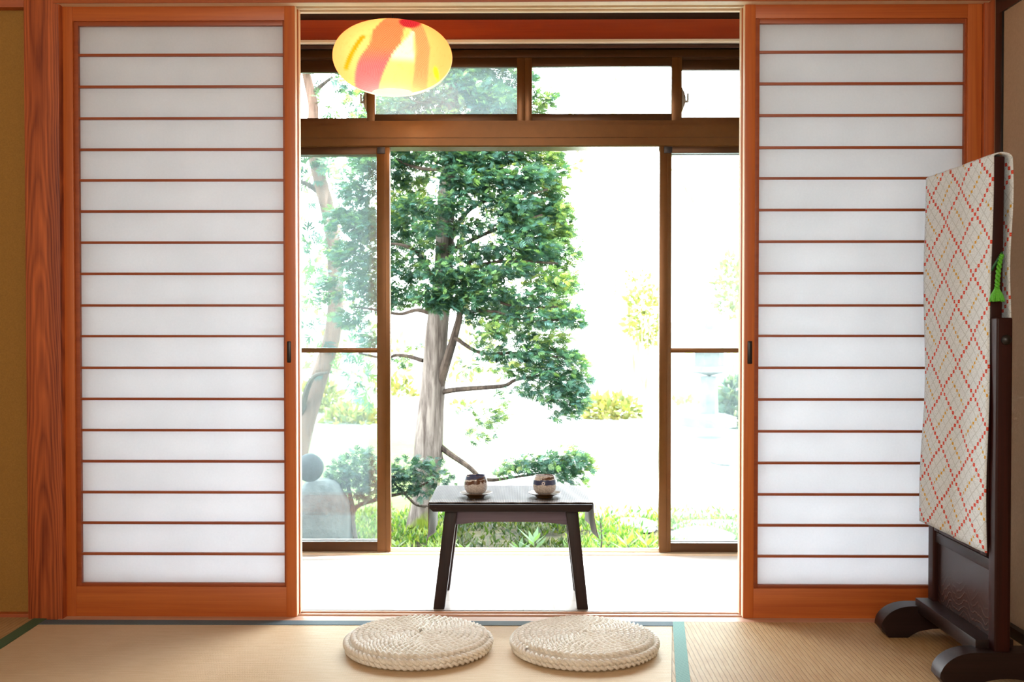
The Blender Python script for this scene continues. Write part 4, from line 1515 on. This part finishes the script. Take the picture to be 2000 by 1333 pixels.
# clumps: px, py, rx, ry (px), y offset, density, palette
CL = [
 # upper crown seen in the transom
 (770, 215, 45, 25, 0, 1, 0), (830, 195, 60, 30, .1, 1.1, 0), (900, 170, 70, 35, 0, 1.1, 0), (960, 200, 60, 30, -.1, 1.1, 0), (1000, 155, 45, 28, .1, 1, 0), (1045, 200, 35, 28, 0, .8, 1),
 (860, 120, 70, 35, 0, 1, 0), (940, 110, 70, 35, 0, 1, 0), (790, 150, 40, 30, 0, .8, 1), (1070, 185, 22, 20, 0, .4, 1), (900, 40, 80, 50, 0, 1, 0), (895, -60, 60, 60, 0, 1, 0),
 (880, 245, 90, 30, 0, 1.1, 0), (980, 250, 80, 30, 0, 1.1, 0), (790, 262, 50, 25, 0, .9, 0),
 # rows below the crossbar
 (800, 305, 45, 22, .1, 1, 0), (870, 300, 45, 26, -.15, 1.2, 0), (930, 310, 50, 26, -.1, 1.2, 0), (990, 300, 55, 22, 0, 1.1, 0), (1050, 305, 50, 24, 0, .9, 1), (1080, 330, 28, 24, 0, .7, 1),
 (780, 345, 32, 22, .1, .9, 0), (900, 350, 45, 28, -.2, 1.3, 0), (965, 350, 50, 24, -.1, 1.2, 0), (1030, 345, 48, 24, -.1, 1.1, 0), (1075, 365, 30, 26, 0, .9, 1),
 (770, 385, 25, 18, .1, .6, 1), (815, 400, 40, 20, -.1, 1, 0), (870, 400, 35, 22, -.2, 1.2, 0), (935, 390, 40, 18, -.1, .9, 0), (1000, 400, 45, 24, -.1, 1.1, 0), (1060, 405, 48, 26, 0, 1.1, 0), (1095, 420, 24, 24, 0, .8, 1),
 (785, 440, 32, 20, .1, .9, 0), (840, 445, 35, 18, -.2, .9, 0), (905, 440, 38, 20, -.15, .9, 0), (965, 430, 35, 18, -.1, .9, 0), (1025, 445, 45, 24, -.1, 1.1, 0), (1085, 455, 38, 24, 0, .9, 1),
 (775, 480, 28, 16, .1, .8, 0), (830, 490, 35, 18, -.1, .9, 0), (920, 490, 45, 18, -.15, 1, 0), (990, 475, 40, 20, -.15, 1, 0), (1050, 490, 45, 22, -.1, 1.1, 0), (1100, 500, 30, 26, 0, .8, 1),
 (800, 530, 45, 18, .05, 1, 0), (865, 530, 50, 24, -.25, 1.2, 0), (930, 540, 45, 22, -.15, 1, 0), (1000, 525, 45, 16, -.15, .9, 0), (1065, 545, 45, 20, -.1, .9, 1), (1105, 550, 24, 18, 0, .6, 1),
 (780, 570, 35, 18, .1, .8, 0), (845, 575, 42, 24, -.25, 1.3, 0), (900, 580, 40, 22, -.2, 1.1, 0), (960, 570, 40, 18, -.15, .9, 0), (1030, 575, 45, 18, -.2, 1, 0), (1090, 580, 40, 14, -.1, .7, 1),
 (770, 600, 20, 12, .1, .5, 0), (860, 597, 25, 14, -.25, .9, 0), (925, 605, 30, 12, -.15, .7, 0), (1000, 615, 40, 16, -.2, .9, 0), (1060, 620, 40, 18, -.25, .9, 0), (1115, 622, 27, 20, -.25, 1.1, 0),
 (960, 645, 35, 16, -.2, .8, 1), (1010, 655, 35, 14, -.2, .7, 0), (1070, 665, 45, 16, -.2, .9, 1), (930, 665, 20, 14, -.15, .5, 1), (815, 672, 18, 8, .05, .25, 1), (785, 705, 20, 9, .1, .35, 1),
 (965, 690, 35, 16, -.2, .8, 0), (1025, 690, 40, 18, -.2, 1, 0), (1090, 700, 45, 18, -.2, 1.1, 0), (1130, 710, 20, 16, -.2, .7, 1),
 (990, 720, 35, 14, -.2, .7, 1), (1050, 730, 45, 18, -.2, 1, 0), (1110, 745, 38, 22, -.2, 1.1, 0),
 (1020, 760, 30, 14, -.2, .6, 0), (1075, 770, 45, 18, -.2, 1, 0), (1120, 780, 28, 22, -.2, .9, 0), (1095, 805, 30, 16, -.2, .7, 0),
 (920, 720, 22, 12, -.1, .3, 1), (905, 800, 25, 12, .2, .3, 1), (960, 815, 40, 20, .2, .45, 1), (930, 850, 35, 16, .2, .35, 1), (975, 780, 25, 12, .1, .3, 1),
 # low right clump
 (985, 915, 28, 14, -.1, .7, 1), (1025, 905, 35, 18, -.1, .9, 0), (1075, 905, 40, 18, -.1, 1, 0), (1120, 900, 32, 20, -.1, .9, 0), (1145, 915, 14, 16, -.1, .5, 1), (1090, 930, 45, 12, -.1, .8, 0), (1130, 945, 22, 12, -.1, .5, 1), (1105, 880, 20, 10, -.1, .4, 1),
 # hidden behind the left sash
 (735, 320, 40, 30, 0, 1, 0), (700, 370, 45, 30, .1, 1, 0), (720, 440, 45, 30, .1, 1, 0), (690, 500, 45, 30, .1, .9, 0), (720, 560, 45, 30, .1, .9, 0), (690, 620, 40, 22, .1, .7, 0), (725, 660, 30, 20, .1, .6, 0), (660, 430, 30, 30, .1, .6, 0), (650, 560, 30, 30, .1, .6, 0),
]
lv = Leaves()
for (px, py, rx, ry, dy, den, pal) in CL:
    c = at(px, py, TY + dy + random.uniform(-.05, .05))
    cnt = int(max(6, rx * ry * den * 0.34))
    rx_, ry_ = rx * sc_, ry * sc_
    out_ = Vector((c.x - tb.x, (c.y - TY) * 0.5 - 0.15, -0.05)).normalized()
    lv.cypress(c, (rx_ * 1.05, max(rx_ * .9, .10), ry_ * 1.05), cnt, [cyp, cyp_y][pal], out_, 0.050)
frng = random.Random(5)
for k in range(95):
    py = frng.uniform(120, 630)
    xr_ = np.interp(py, [120, 290, 400, 520, 640], [1000, 1080, 1095, 1110, 1110])
    xl_ = np.interp(py, [120, 290, 520, 640], [760, 690, 690, 740])
    c = at(frng.uniform(xl_, xr_), py, TY + frng.uniform(.1, .55))
    rx_ = frng.uniform(28, 46) * sc_
    lv.cypress(c, (rx_ * 1.2, rx_, rx_ * .5), 150, [cyp, cyp_y][frng.random() < .45], None, 0.050)
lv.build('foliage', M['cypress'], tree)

# ---- small clipped yew whose branch reaches in at the lower left of the opening
yt = thing('yew_shrub', ground_at(700, 1085, GZ), 'low dark green yew shrub beside the cypress trunk', 'shrub')
YY = 2.75
ysc = (YY + 3.17) / F
lv = Leaves()
yw = [(0.010, 0.034, 0.026), (0.016, 0.046, 0.034), (0.03, 0.075, 0.055), (0.06, 0.12, 0.055)]
for (px, py, rx, ry) in [(790, 915, 28, 24), (830, 925, 34, 22), (865, 935, 24, 14), (790, 945, 28, 18), (825, 955, 26, 14), (770, 935, 22, 24), (845, 905, 18, 10), (880, 940, 10, 8),
                         (740, 930, 30, 30), (700, 920, 40, 34), (665, 925, 28, 24), (690, 955, 35, 22), (725, 965, 28, 18), (705, 890, 26, 16)]:
    c = at(px, py, YY)
    lv.cypress(c, (rx * ysc, rx * ysc * .8, ry * ysc), int(rx * ry * 0.14), yw, None, 0.048, 0.8)
lv.build('foliage', M['cypress'], yt)
ba = ground_at(700, 1085, GZ)
for pts in ([ba, at(690, 1000, YY), at(740, 975, YY), at(800, 960, YY), at(850, 935, YY)], [at(690, 1000, YY), at(680, 950, YY), at(670, 920, YY)], [at(740, 975, YY), at(760, 940, YY), at(790, 915, YY)]):
    m_ = MB(); m_.tube(lerp_path(pts, 5), list(np.linspace(0.016, 0.005, 5 * (len(pts) - 1) + 1)), 7)
    build(m_, 'branch', M['branch'], yt)

# ---- leaning red pine at the left
PY = 5.6
psc = (PY + 3.17) / F
pine = thing('pine_tree', tuple(ground_at(560, 985, GZ)), 'leaning pink-barked pine tree seen through the left glass', 'tree')
pp = [at(572, 960, PY), at(590, 860, PY), at(620, 750, PY), at(648, 660, PY), at(656, 560, PY), (at(646, 440, PY)), at(622, 340, PY), at(608, 270, PY), at(612, 210, PY), at(598, 140, PY), at(590, 60, PY)]
m_ = MB()
pl = lerp_path(pp, 6)
m_.tube(pl, list(np.interp(np.linspace(0, 1, len(pl)), [0, .3, .6, 1], [0.075, 0.068, 0.055, 0.03])), 14)
build(m_, 'trunk', M['pinebark'], pine)
for pts in ([at(585, 820, PY), at(600, 760, PY - .2), at(615, 735, PY - .3), at(640, 728, PY - .3)], [at(630, 380, PY), at(600, 360, PY), at(570, 350, PY)], [at(604, 190, PY), at(625, 170, PY), at(650, 150, PY)], [at(600, 150, PY), at(590, 120, PY), at(575, 100, PY)]):
    m_ = MB(); m_.tube(lerp_path(pts, 5), list(np.linspace(0.03, 0.01, 5 * (len(pts) - 1) + 1)), 7)
    build(m_, 'branch', M['branch'], pine)
lv = Leaves()
pn = [(0.015, 0.045, 0.035), (0.03, 0.08, 0.055), (0.07, 0.13, 0.06), (0.18, 0.25, 0.08)]
for (px, py, rx, ry, den) in [(690, 165, 26, 24, 1), (650, 200, 35, 22, .6), (700, 205, 25, 20, .8), (625, 150, 25, 20, .4), (600, 330, 20, 35, .8), (595, 390, 20, 20, .7), (610, 500, 35, 40, .7), (600, 570, 30, 30, .7), (620, 640, 40, 30, .5),
                              (670, 320, 30, 25, .8), (690, 730, 40, 22, .6), (700, 690, 35, 20, .6), (640, 720, 25, 16, .4), (600, 460, 25, 25, .5), (720, 760, 25, 30, .35)]:
    c = at(px, py, PY)
    lv.cypress(c, (rx * psc, .25, ry * psc), int(rx * ry * .05 * den) + 4, pn, None, 0.12, 0.9)
lv.build('foliage', M['leaf'], pine)

# ---- stones
RY = 2.55
rs = (RY + 3.17) / F
c = at(640, 1010, RY)
m_ = MB()
m_.blob((0, 0, 0), (1, 1, 1), 4, 0.10, 1.6, 3)
for v in m_.bm.verts:      # square the blob up into a blocky standing rock, wider at the foot
    p_ = v.co
    q_ = [math.copysign(abs(c_) ** 0.62, c_) for c_ in p_]
    wd_ = 1.0 + 0.22 * (0.5 - q_[2] * 0.5)
    v.co = Vector((at(622, 1020, RY).x + q_[0] * 50 * rs * wd_, RY + .1 + q_[1] * .16 * wd_, at(632, 1035, RY).z + q_[2] * 92 * rs + 0.012 * mnoise.noise(p_ * 5)))
o = build(m_, 'pedestal_rock', M['rock'], None)
tag(o, 'mottled grey rock behind the left glass carrying the dark round stone', 'rock')
c = at(605, 914, RY)
m_ = MB(); m_.blob(c, (27 * rs, 27 * rs, 28 * rs), 4, 0.03, 1.5, 1)
tag(build(m_, 'round_stone', M['rock_dark'], None), 'smooth dark round stone on top of the grey rock', 'stone')
for i, (px, py, rx, ry, lab) in enumerate([(1370, 1062, 75, 16, 'flat pale stepping rock behind the right glass, closest to the sill'), (1395, 1036, 85, 9, 'long low pale rock just beyond the stepping rock on the right'),
                                           (1240, 1030, 50, 8, 'flat sunlit rock right of the table, left of the right sash'), (1418, 905, 30, 10, 'small pale rock far out on the gravel at right')]):
    gp = ground_at(px, py, GZ)
    d_ = (gp.y + 3.17) / F
    m_ = MB(); m_.blob((gp.x, gp.y, GZ + ry * d_ * .3), (rx * d_, .22, ry * d_ * 1.5), 3, 0.2, 1.7, i + 5)
    tag(build(m_, 'garden_rock', M['rock_light'], None), lab, 'rock', 'low garden rocks')

# ---- overexposed stone lantern at the right
lgp = ground_at(1385, 855, GZ)
ld = (lgp.y + 3.17) / F
lan = thing('stone_lantern', (lgp.x, lgp.y, lgp.z + .12), 'washed out pale stone lantern far behind the right glass', 'stone lantern')
hz = lgp.z + .12


def hexbox(name, prof):
    m_ = MB(); m_.lathe(prof, (lgp.x, lgp.y, hz), 6)
    build(m_, name, M['rock_light'], lan, False)


hexbox('base', [(0, 0), (.30, 0), (.30, .10), (.18, .14), (0, .14)])
hexbox('shaft', [(0, .14), (.10, .14), (.09, .45), (.10, .55), (0, .55)])
hexbox('light_box', [(0, .55), (.22, .60), (.22, .66), (.16, .67), (.16, .86), (0, .86)])
hexbox('roof', [(0, .85), (.32, .86), (.30, .91), (.10, 1.04), (.05, 1.06), (.06, 1.12), (0, 1.18)])

# ---- bright shrubs in the distance
lab = [
 (1195, 800, 55, 26, 10.5, 'yellow-green low shrub beside the cypress, overexposed in the sun', 0.5), (1260, 620, 40, 60, 13, 'tall airy yellow-green bush left of the right sash', 0.3),
 (1345, 820, 60, 40, 12, 'pale yellowish bush behind the right glass', 0.25), (1432, 800, 26, 70, 9.5, 'pale blue-green bush beside the right paper door', 0.55), (1430, 560, 35, 70, 14, 'tall washed out bush high behind the right glass', 0.3),
 (1240, 560, 40, 30, 16, 'faint far bush in the middle of the opening', 0.2), (690, 830, 60, 40, 10, 'sunny yellow-green bush behind the rock on the left', 0.6), (620, 790, 50, 50, 11, 'pale bush behind the leaning pine', 0.5), (780, 780, 35, 40, 13, 'faint yellow bush left of the cypress trunk', 0.3), (905, 830, 55, 45, 12, 'pale yellow bush right behind the cypress trunk', 0.4)]
for i, (px, py, rx, ry, yy, lb, den) in enumerate(lab):
    c = at(px, py, yy)
    d_ = (yy + 3.17) / F
    gz = GZ + max(0, yy - 9) * 0.035
    sh_ = thing('garden_bush', (c.x, yy, gz), lb, 'bush', 'distant bushes')
    lv = Leaves()
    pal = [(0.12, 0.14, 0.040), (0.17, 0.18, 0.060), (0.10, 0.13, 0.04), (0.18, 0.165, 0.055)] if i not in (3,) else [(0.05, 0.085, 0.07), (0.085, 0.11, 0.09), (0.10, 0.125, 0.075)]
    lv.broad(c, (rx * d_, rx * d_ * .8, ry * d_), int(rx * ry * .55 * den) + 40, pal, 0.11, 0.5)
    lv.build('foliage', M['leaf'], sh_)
    m_ = MB()
    for k in range(4):
        a = k * 1.6 + i
        m_.tube([(c.x, yy, gz - .05), (c.x + .1 * math.cos(a), yy + .1 * math.sin(a), (gz + c.z) / 2), (c.x + rx * d_ * .5 * math.cos(a), yy + .2 * math.sin(a), c.z)], [0.02, 0.015, 0.008], 6)
    build(m_, 'stem', M['palebark'], sh_)
# pale sunlit trees that glow through the gaps of the cypress
for i, (px, yy, lb, spots) in enumerate([(905, 15.5, 'overexposed yellow-green tree seen through the gaps of the cypress', [(880, 330, 70, 45), (960, 420, 80, 50), (850, 470, 60, 40), (1010, 560, 60, 40), (930, 680, 50, 40), (900, 760, 60, 35), (960, 830, 55, 30), (1090, 330, 40, 40)]),
                                         (650, 13.2, 'overexposed tree behind the leaning pine on the left', [(620, 330, 40, 40), (690, 460, 50, 40), (610, 560, 40, 40), (680, 620, 50, 40), (620, 700, 40, 30), (720, 760, 40, 30), (780, 700, 30, 40), (790, 400, 40, 40)])]):
    gz = GZ + max(0, yy - 9) * 0.035
    bt = thing('pale_tree', (at(px, 700, yy).x, yy, gz), lb, 'tree', 'far overexposed trees')
    d_ = (yy + 3.17) / F
    x0_ = at(px, 700, yy).x
    m_ = MB(); m_.tube([(x0_, yy, gz - .05), (x0_ + .1, yy, .8), (x0_ - .05, yy + .1, 1.8), (x0_, yy, 3.0)], [.06, .05, .04, .02], 8)
    build(m_, 'trunk', M['palebark'], bt)
    lv = Leaves()
    for (sx_, sy_, rx, ry) in spots:
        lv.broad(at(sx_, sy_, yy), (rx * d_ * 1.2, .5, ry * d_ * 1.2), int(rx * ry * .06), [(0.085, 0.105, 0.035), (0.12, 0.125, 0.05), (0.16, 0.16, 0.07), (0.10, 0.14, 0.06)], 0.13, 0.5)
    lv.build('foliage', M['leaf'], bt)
# bare sunlit trees far right
for i, (pts, lb) in enumerate([([(1215, 700), (1212, 520), (1225, 400), (1218, 290), (1190, 180), (1225, 120)], 'faint overexposed tree with thin trunk in the middle of the opening'),
                               ([(1345, 760), (1350, 560), (1372, 430), (1330, 330), (1300, 260)], 'faint overexposed tree with forked trunk behind the right glass')]):
    yy = 15 + i
    ft = thing('far_tree', tuple(at(pts[0][0], 800, yy)), lb, 'tree', 'far overexposed trees')
    P = [at(x, y, yy) for x, y in pts]
    P = [Vector((P[0].x, yy, GZ))] + P
    m_ = MB(); pl = lerp_path(P, 5); m_.tube(pl, list(np.linspace(0.10, 0.03, len(pl))), 8)
    build(m_, 'trunk', M['palebark'], ft)
    m_ = MB()
    q0 = P[3]
    for k in range(3):
        m_.tube(lerp_path([q0, q0 + Vector((.3 * (k - .6), .1, .4)), q0 + Vector((.8 * (k - .6), .2, .9 + .2 * k))], 4), list(np.linspace(.05, .015, 9)), 6)
    build(m_, 'branch', M['palebark'], ft)
    lv = Leaves()
    for k in range(7):
        cc = P[-1].lerp(P[3], random.random()) + Vector((random.uniform(-.9, .9), random.uniform(-.4, .4), random.uniform(-.3, .7)))
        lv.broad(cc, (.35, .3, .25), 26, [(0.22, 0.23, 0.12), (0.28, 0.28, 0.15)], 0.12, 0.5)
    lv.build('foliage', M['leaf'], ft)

# ---- ground cover: nobody could count it
lv = Leaves()
n = 20000
px = rng.uniform(570, 1460, n); py = rng.uniform(1000, 1150, n)
base = np.array([ground_at(a, b, GZ) for a, b in zip(px, py)])
keep = np.ones(n, bool)
for i in range(n):
    k = mnoise.noise(Vector((base[i, 0] * 3.1, base[i, 1] * 3.1, 4)))
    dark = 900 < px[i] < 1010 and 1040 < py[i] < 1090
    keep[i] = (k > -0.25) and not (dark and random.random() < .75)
    if py[i] < 1020 and 1150 < px[i] and random.random() < .8:
        keep[i] = False
base = base[keep]; px = px[keep]; py = py[keep]
n = len(base)
d = rng.normal(scale=0.55, size=(n, 3)); d[:, 2] = rng.uniform(0.4, 1.0, n); d /= np.linalg.norm(d, axis=1, keepdims=True)
w = np.cross(d, rng.normal(size=(n, 3))); w /= np.linalg.norm(w, axis=1, keepdims=True)
gcol = np.array([(0.045, 0.10, 0.016), (0.07, 0.14, 0.022), (0.11, 0.17, 0.03), (0.03, 0.075, 0.02), (0.14, 0.18, 0.05)])
ti = gcol[rng.integers(0, 5, n)] * rng.uniform(.7, 1.2, (n, 1))
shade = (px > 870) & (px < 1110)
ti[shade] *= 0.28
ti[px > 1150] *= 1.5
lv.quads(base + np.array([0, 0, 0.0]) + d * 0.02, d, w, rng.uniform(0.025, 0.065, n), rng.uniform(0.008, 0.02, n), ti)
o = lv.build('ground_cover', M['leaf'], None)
tag(o, 'bright green weeds and grass growing along the veranda edge', 'grass', None, 'stuff')


# ---- single leafy plants that can be told apart
def leafy(px, py, h, nl, lb, col, ll=0.11, lw=0.030):
    gp = ground_at(px, py, GZ)
    t_ = thing('leafy_weed', tuple(gp), lb, 'plant', 'leafy plants by the sill')
    m_ = MB(); m_.tube([gp, gp + Vector((.01, 0, h * .5)), gp + Vector((.0, .01, h))], [0.005, 0.004, 0.002], 6)
    build(m_, 'stem', M['branch'], t_)
    lv_ = Leaves()
    b_, d_, w_ = [], [], []
    for k in range(nl):
        a = k * 2.4 + px
        z_ = h * (0.25 + 0.75 * k / nl)
        dd = Vector((math.cos(a), math.sin(a), 0.35 + .6 * k / nl)).normalized()
        b_.append(gp + Vector((0, 0, z_))); d_.append(dd); w_.append(dd.cross(Vector((0, 0, 1))).normalized())
    nn = len(b_)
    lv_.quads(np.array(b_), np.array(d_), np.array(w_), np.full(nn, ll) * rng.uniform(.7, 1.2, nn), np.full(nn, lw) * rng.uniform(.8, 1.2, nn), np.tile(np.array(col) * 0.6, (nn, 1)) * rng.uniform(.8, 1.3, (nn, 1)))
    lv_.build('leaves', M['leaf'], t_)


leafy(1043, 1092, 0.10, 12, 'broad-leaved weed seen under the table, right of its middle', (0.09, 0.171, 0.072))
leafy(1015, 1090, 0.05, 9, 'smaller broad-leaved weed just left of the one under the table middle', (0.081, 0.162, 0.063), 0.09)
leafy(905, 1092, 0.05, 10, 'pale leafy weed beside the left rear table leg', (0.117, 0.198, 0.063), 0.08)
leafy(1172, 1095, 0.22, 22, 'thin upright sapling with small leaves at the right end of the runner', (0.072, 0.153, 0.063), 0.05, 0.02)
leafy(1225, 1094, 0.09, 12, 'bright green weed at the sill left of the right sash', (0.162, 0.243, 0.054))
leafy(1265, 1090, 0.07, 10, 'yellow-green weed touching the right sash stile', (0.18, 0.248, 0.054))
leafy(880, 1092, 0.06, 9, 'pale weed between trunk and left front table leg', (0.126, 0.198, 0.054), 0.07)
leafy(775, 1090, 0.07, 10, 'small weed left of the cypress trunk at the left sash', (0.108, 0.18, 0.045), 0.07)

# ================================================================== LIGHT
w = bpy.data.worlds.new('bright_overcast')
scene.world = w
w.use_nodes = True
nt = w.node_tree
nt.nodes.clear()
g = G(nt)
gen = g.n('ShaderNodeTexCoord').outputs['Generated']
z = g.xyz(gen)[2]
c = g.ramp(g.m('ADD', g.m('MULTIPLY', z, 0.5), 0.5), [(0.45, (0.92, 0.98, 0.98)), (0.62, (0.93, 0.98, 1.0)), (1.0, (0.74, 0.88, 1.0))])
bg = g.n('ShaderNodeBackground')
g.put(bg.inputs[0], c)
bg.inputs[1].default_value = 16.5
wo = g.n('ShaderNodeOutputWorld')
nt.links.new(bg.outputs[0], wo.inputs[0])

sd = bpy.data.lights.new('sun', 'SUN')
sd.energy = 8.0
sd.angle = R(1.0)
sd.color = (1.0, 0.95, 0.85)
so = bpy.data.objects.new('sun', sd)
COL.objects.link(so)
d = Vector((-0.62, -0.10, -0.90))
so.rotation_euler = d.to_track_quat('-Z', 'Y').to_euler()

pd = bpy.data.lights.new('window_portal', 'AREA')
pd.shape = 'RECTANGLE'
pd.size = 2.8; pd.size_y = 2.05
pd.cycles.is_portal = True
po_ = bpy.data.objects.new('window_portal', pd)
COL.objects.link(po_)
po_.location = (0, YW + 0.14, 1.0)
po_.rotation_euler = (R(-90), 0, 0)

ad = bpy.data.lights.new('room_fill_light', 'AREA')  # added unseen fill behind the camera, aimed at the doors
ad.shape = 'SQUARE'
ad.size = 1.5
ad.energy = 56
ad.color = (1.0, 0.92, 0.81)
ao = bpy.data.objects.new('room_fill_light', ad)
COL.objects.link(ao)
ao.location = (-0.3, -4.45, 1.75)
ao.rotation_euler = (R(94), 0, R(-6))

ld_ = bpy.data.lights.new('lamp_bulb_light', 'POINT')
ld_.energy = 3.2
ld_.color = (1.0, 0.80, 0.50)
ld_.shadow_soft_size = 0.05
lo = bpy.data.objects.new('lamp_bulb_light', ld_)
COL.objects.link(lo)
lo.location = (lc.x, lc.y, lc.z - 0.07)

scene.view_settings.view_transform = 'Standard'
scene.view_settings.look = 'None'
scene.view_settings.exposure = 0.12
scene.view_settings.gamma = 1.0
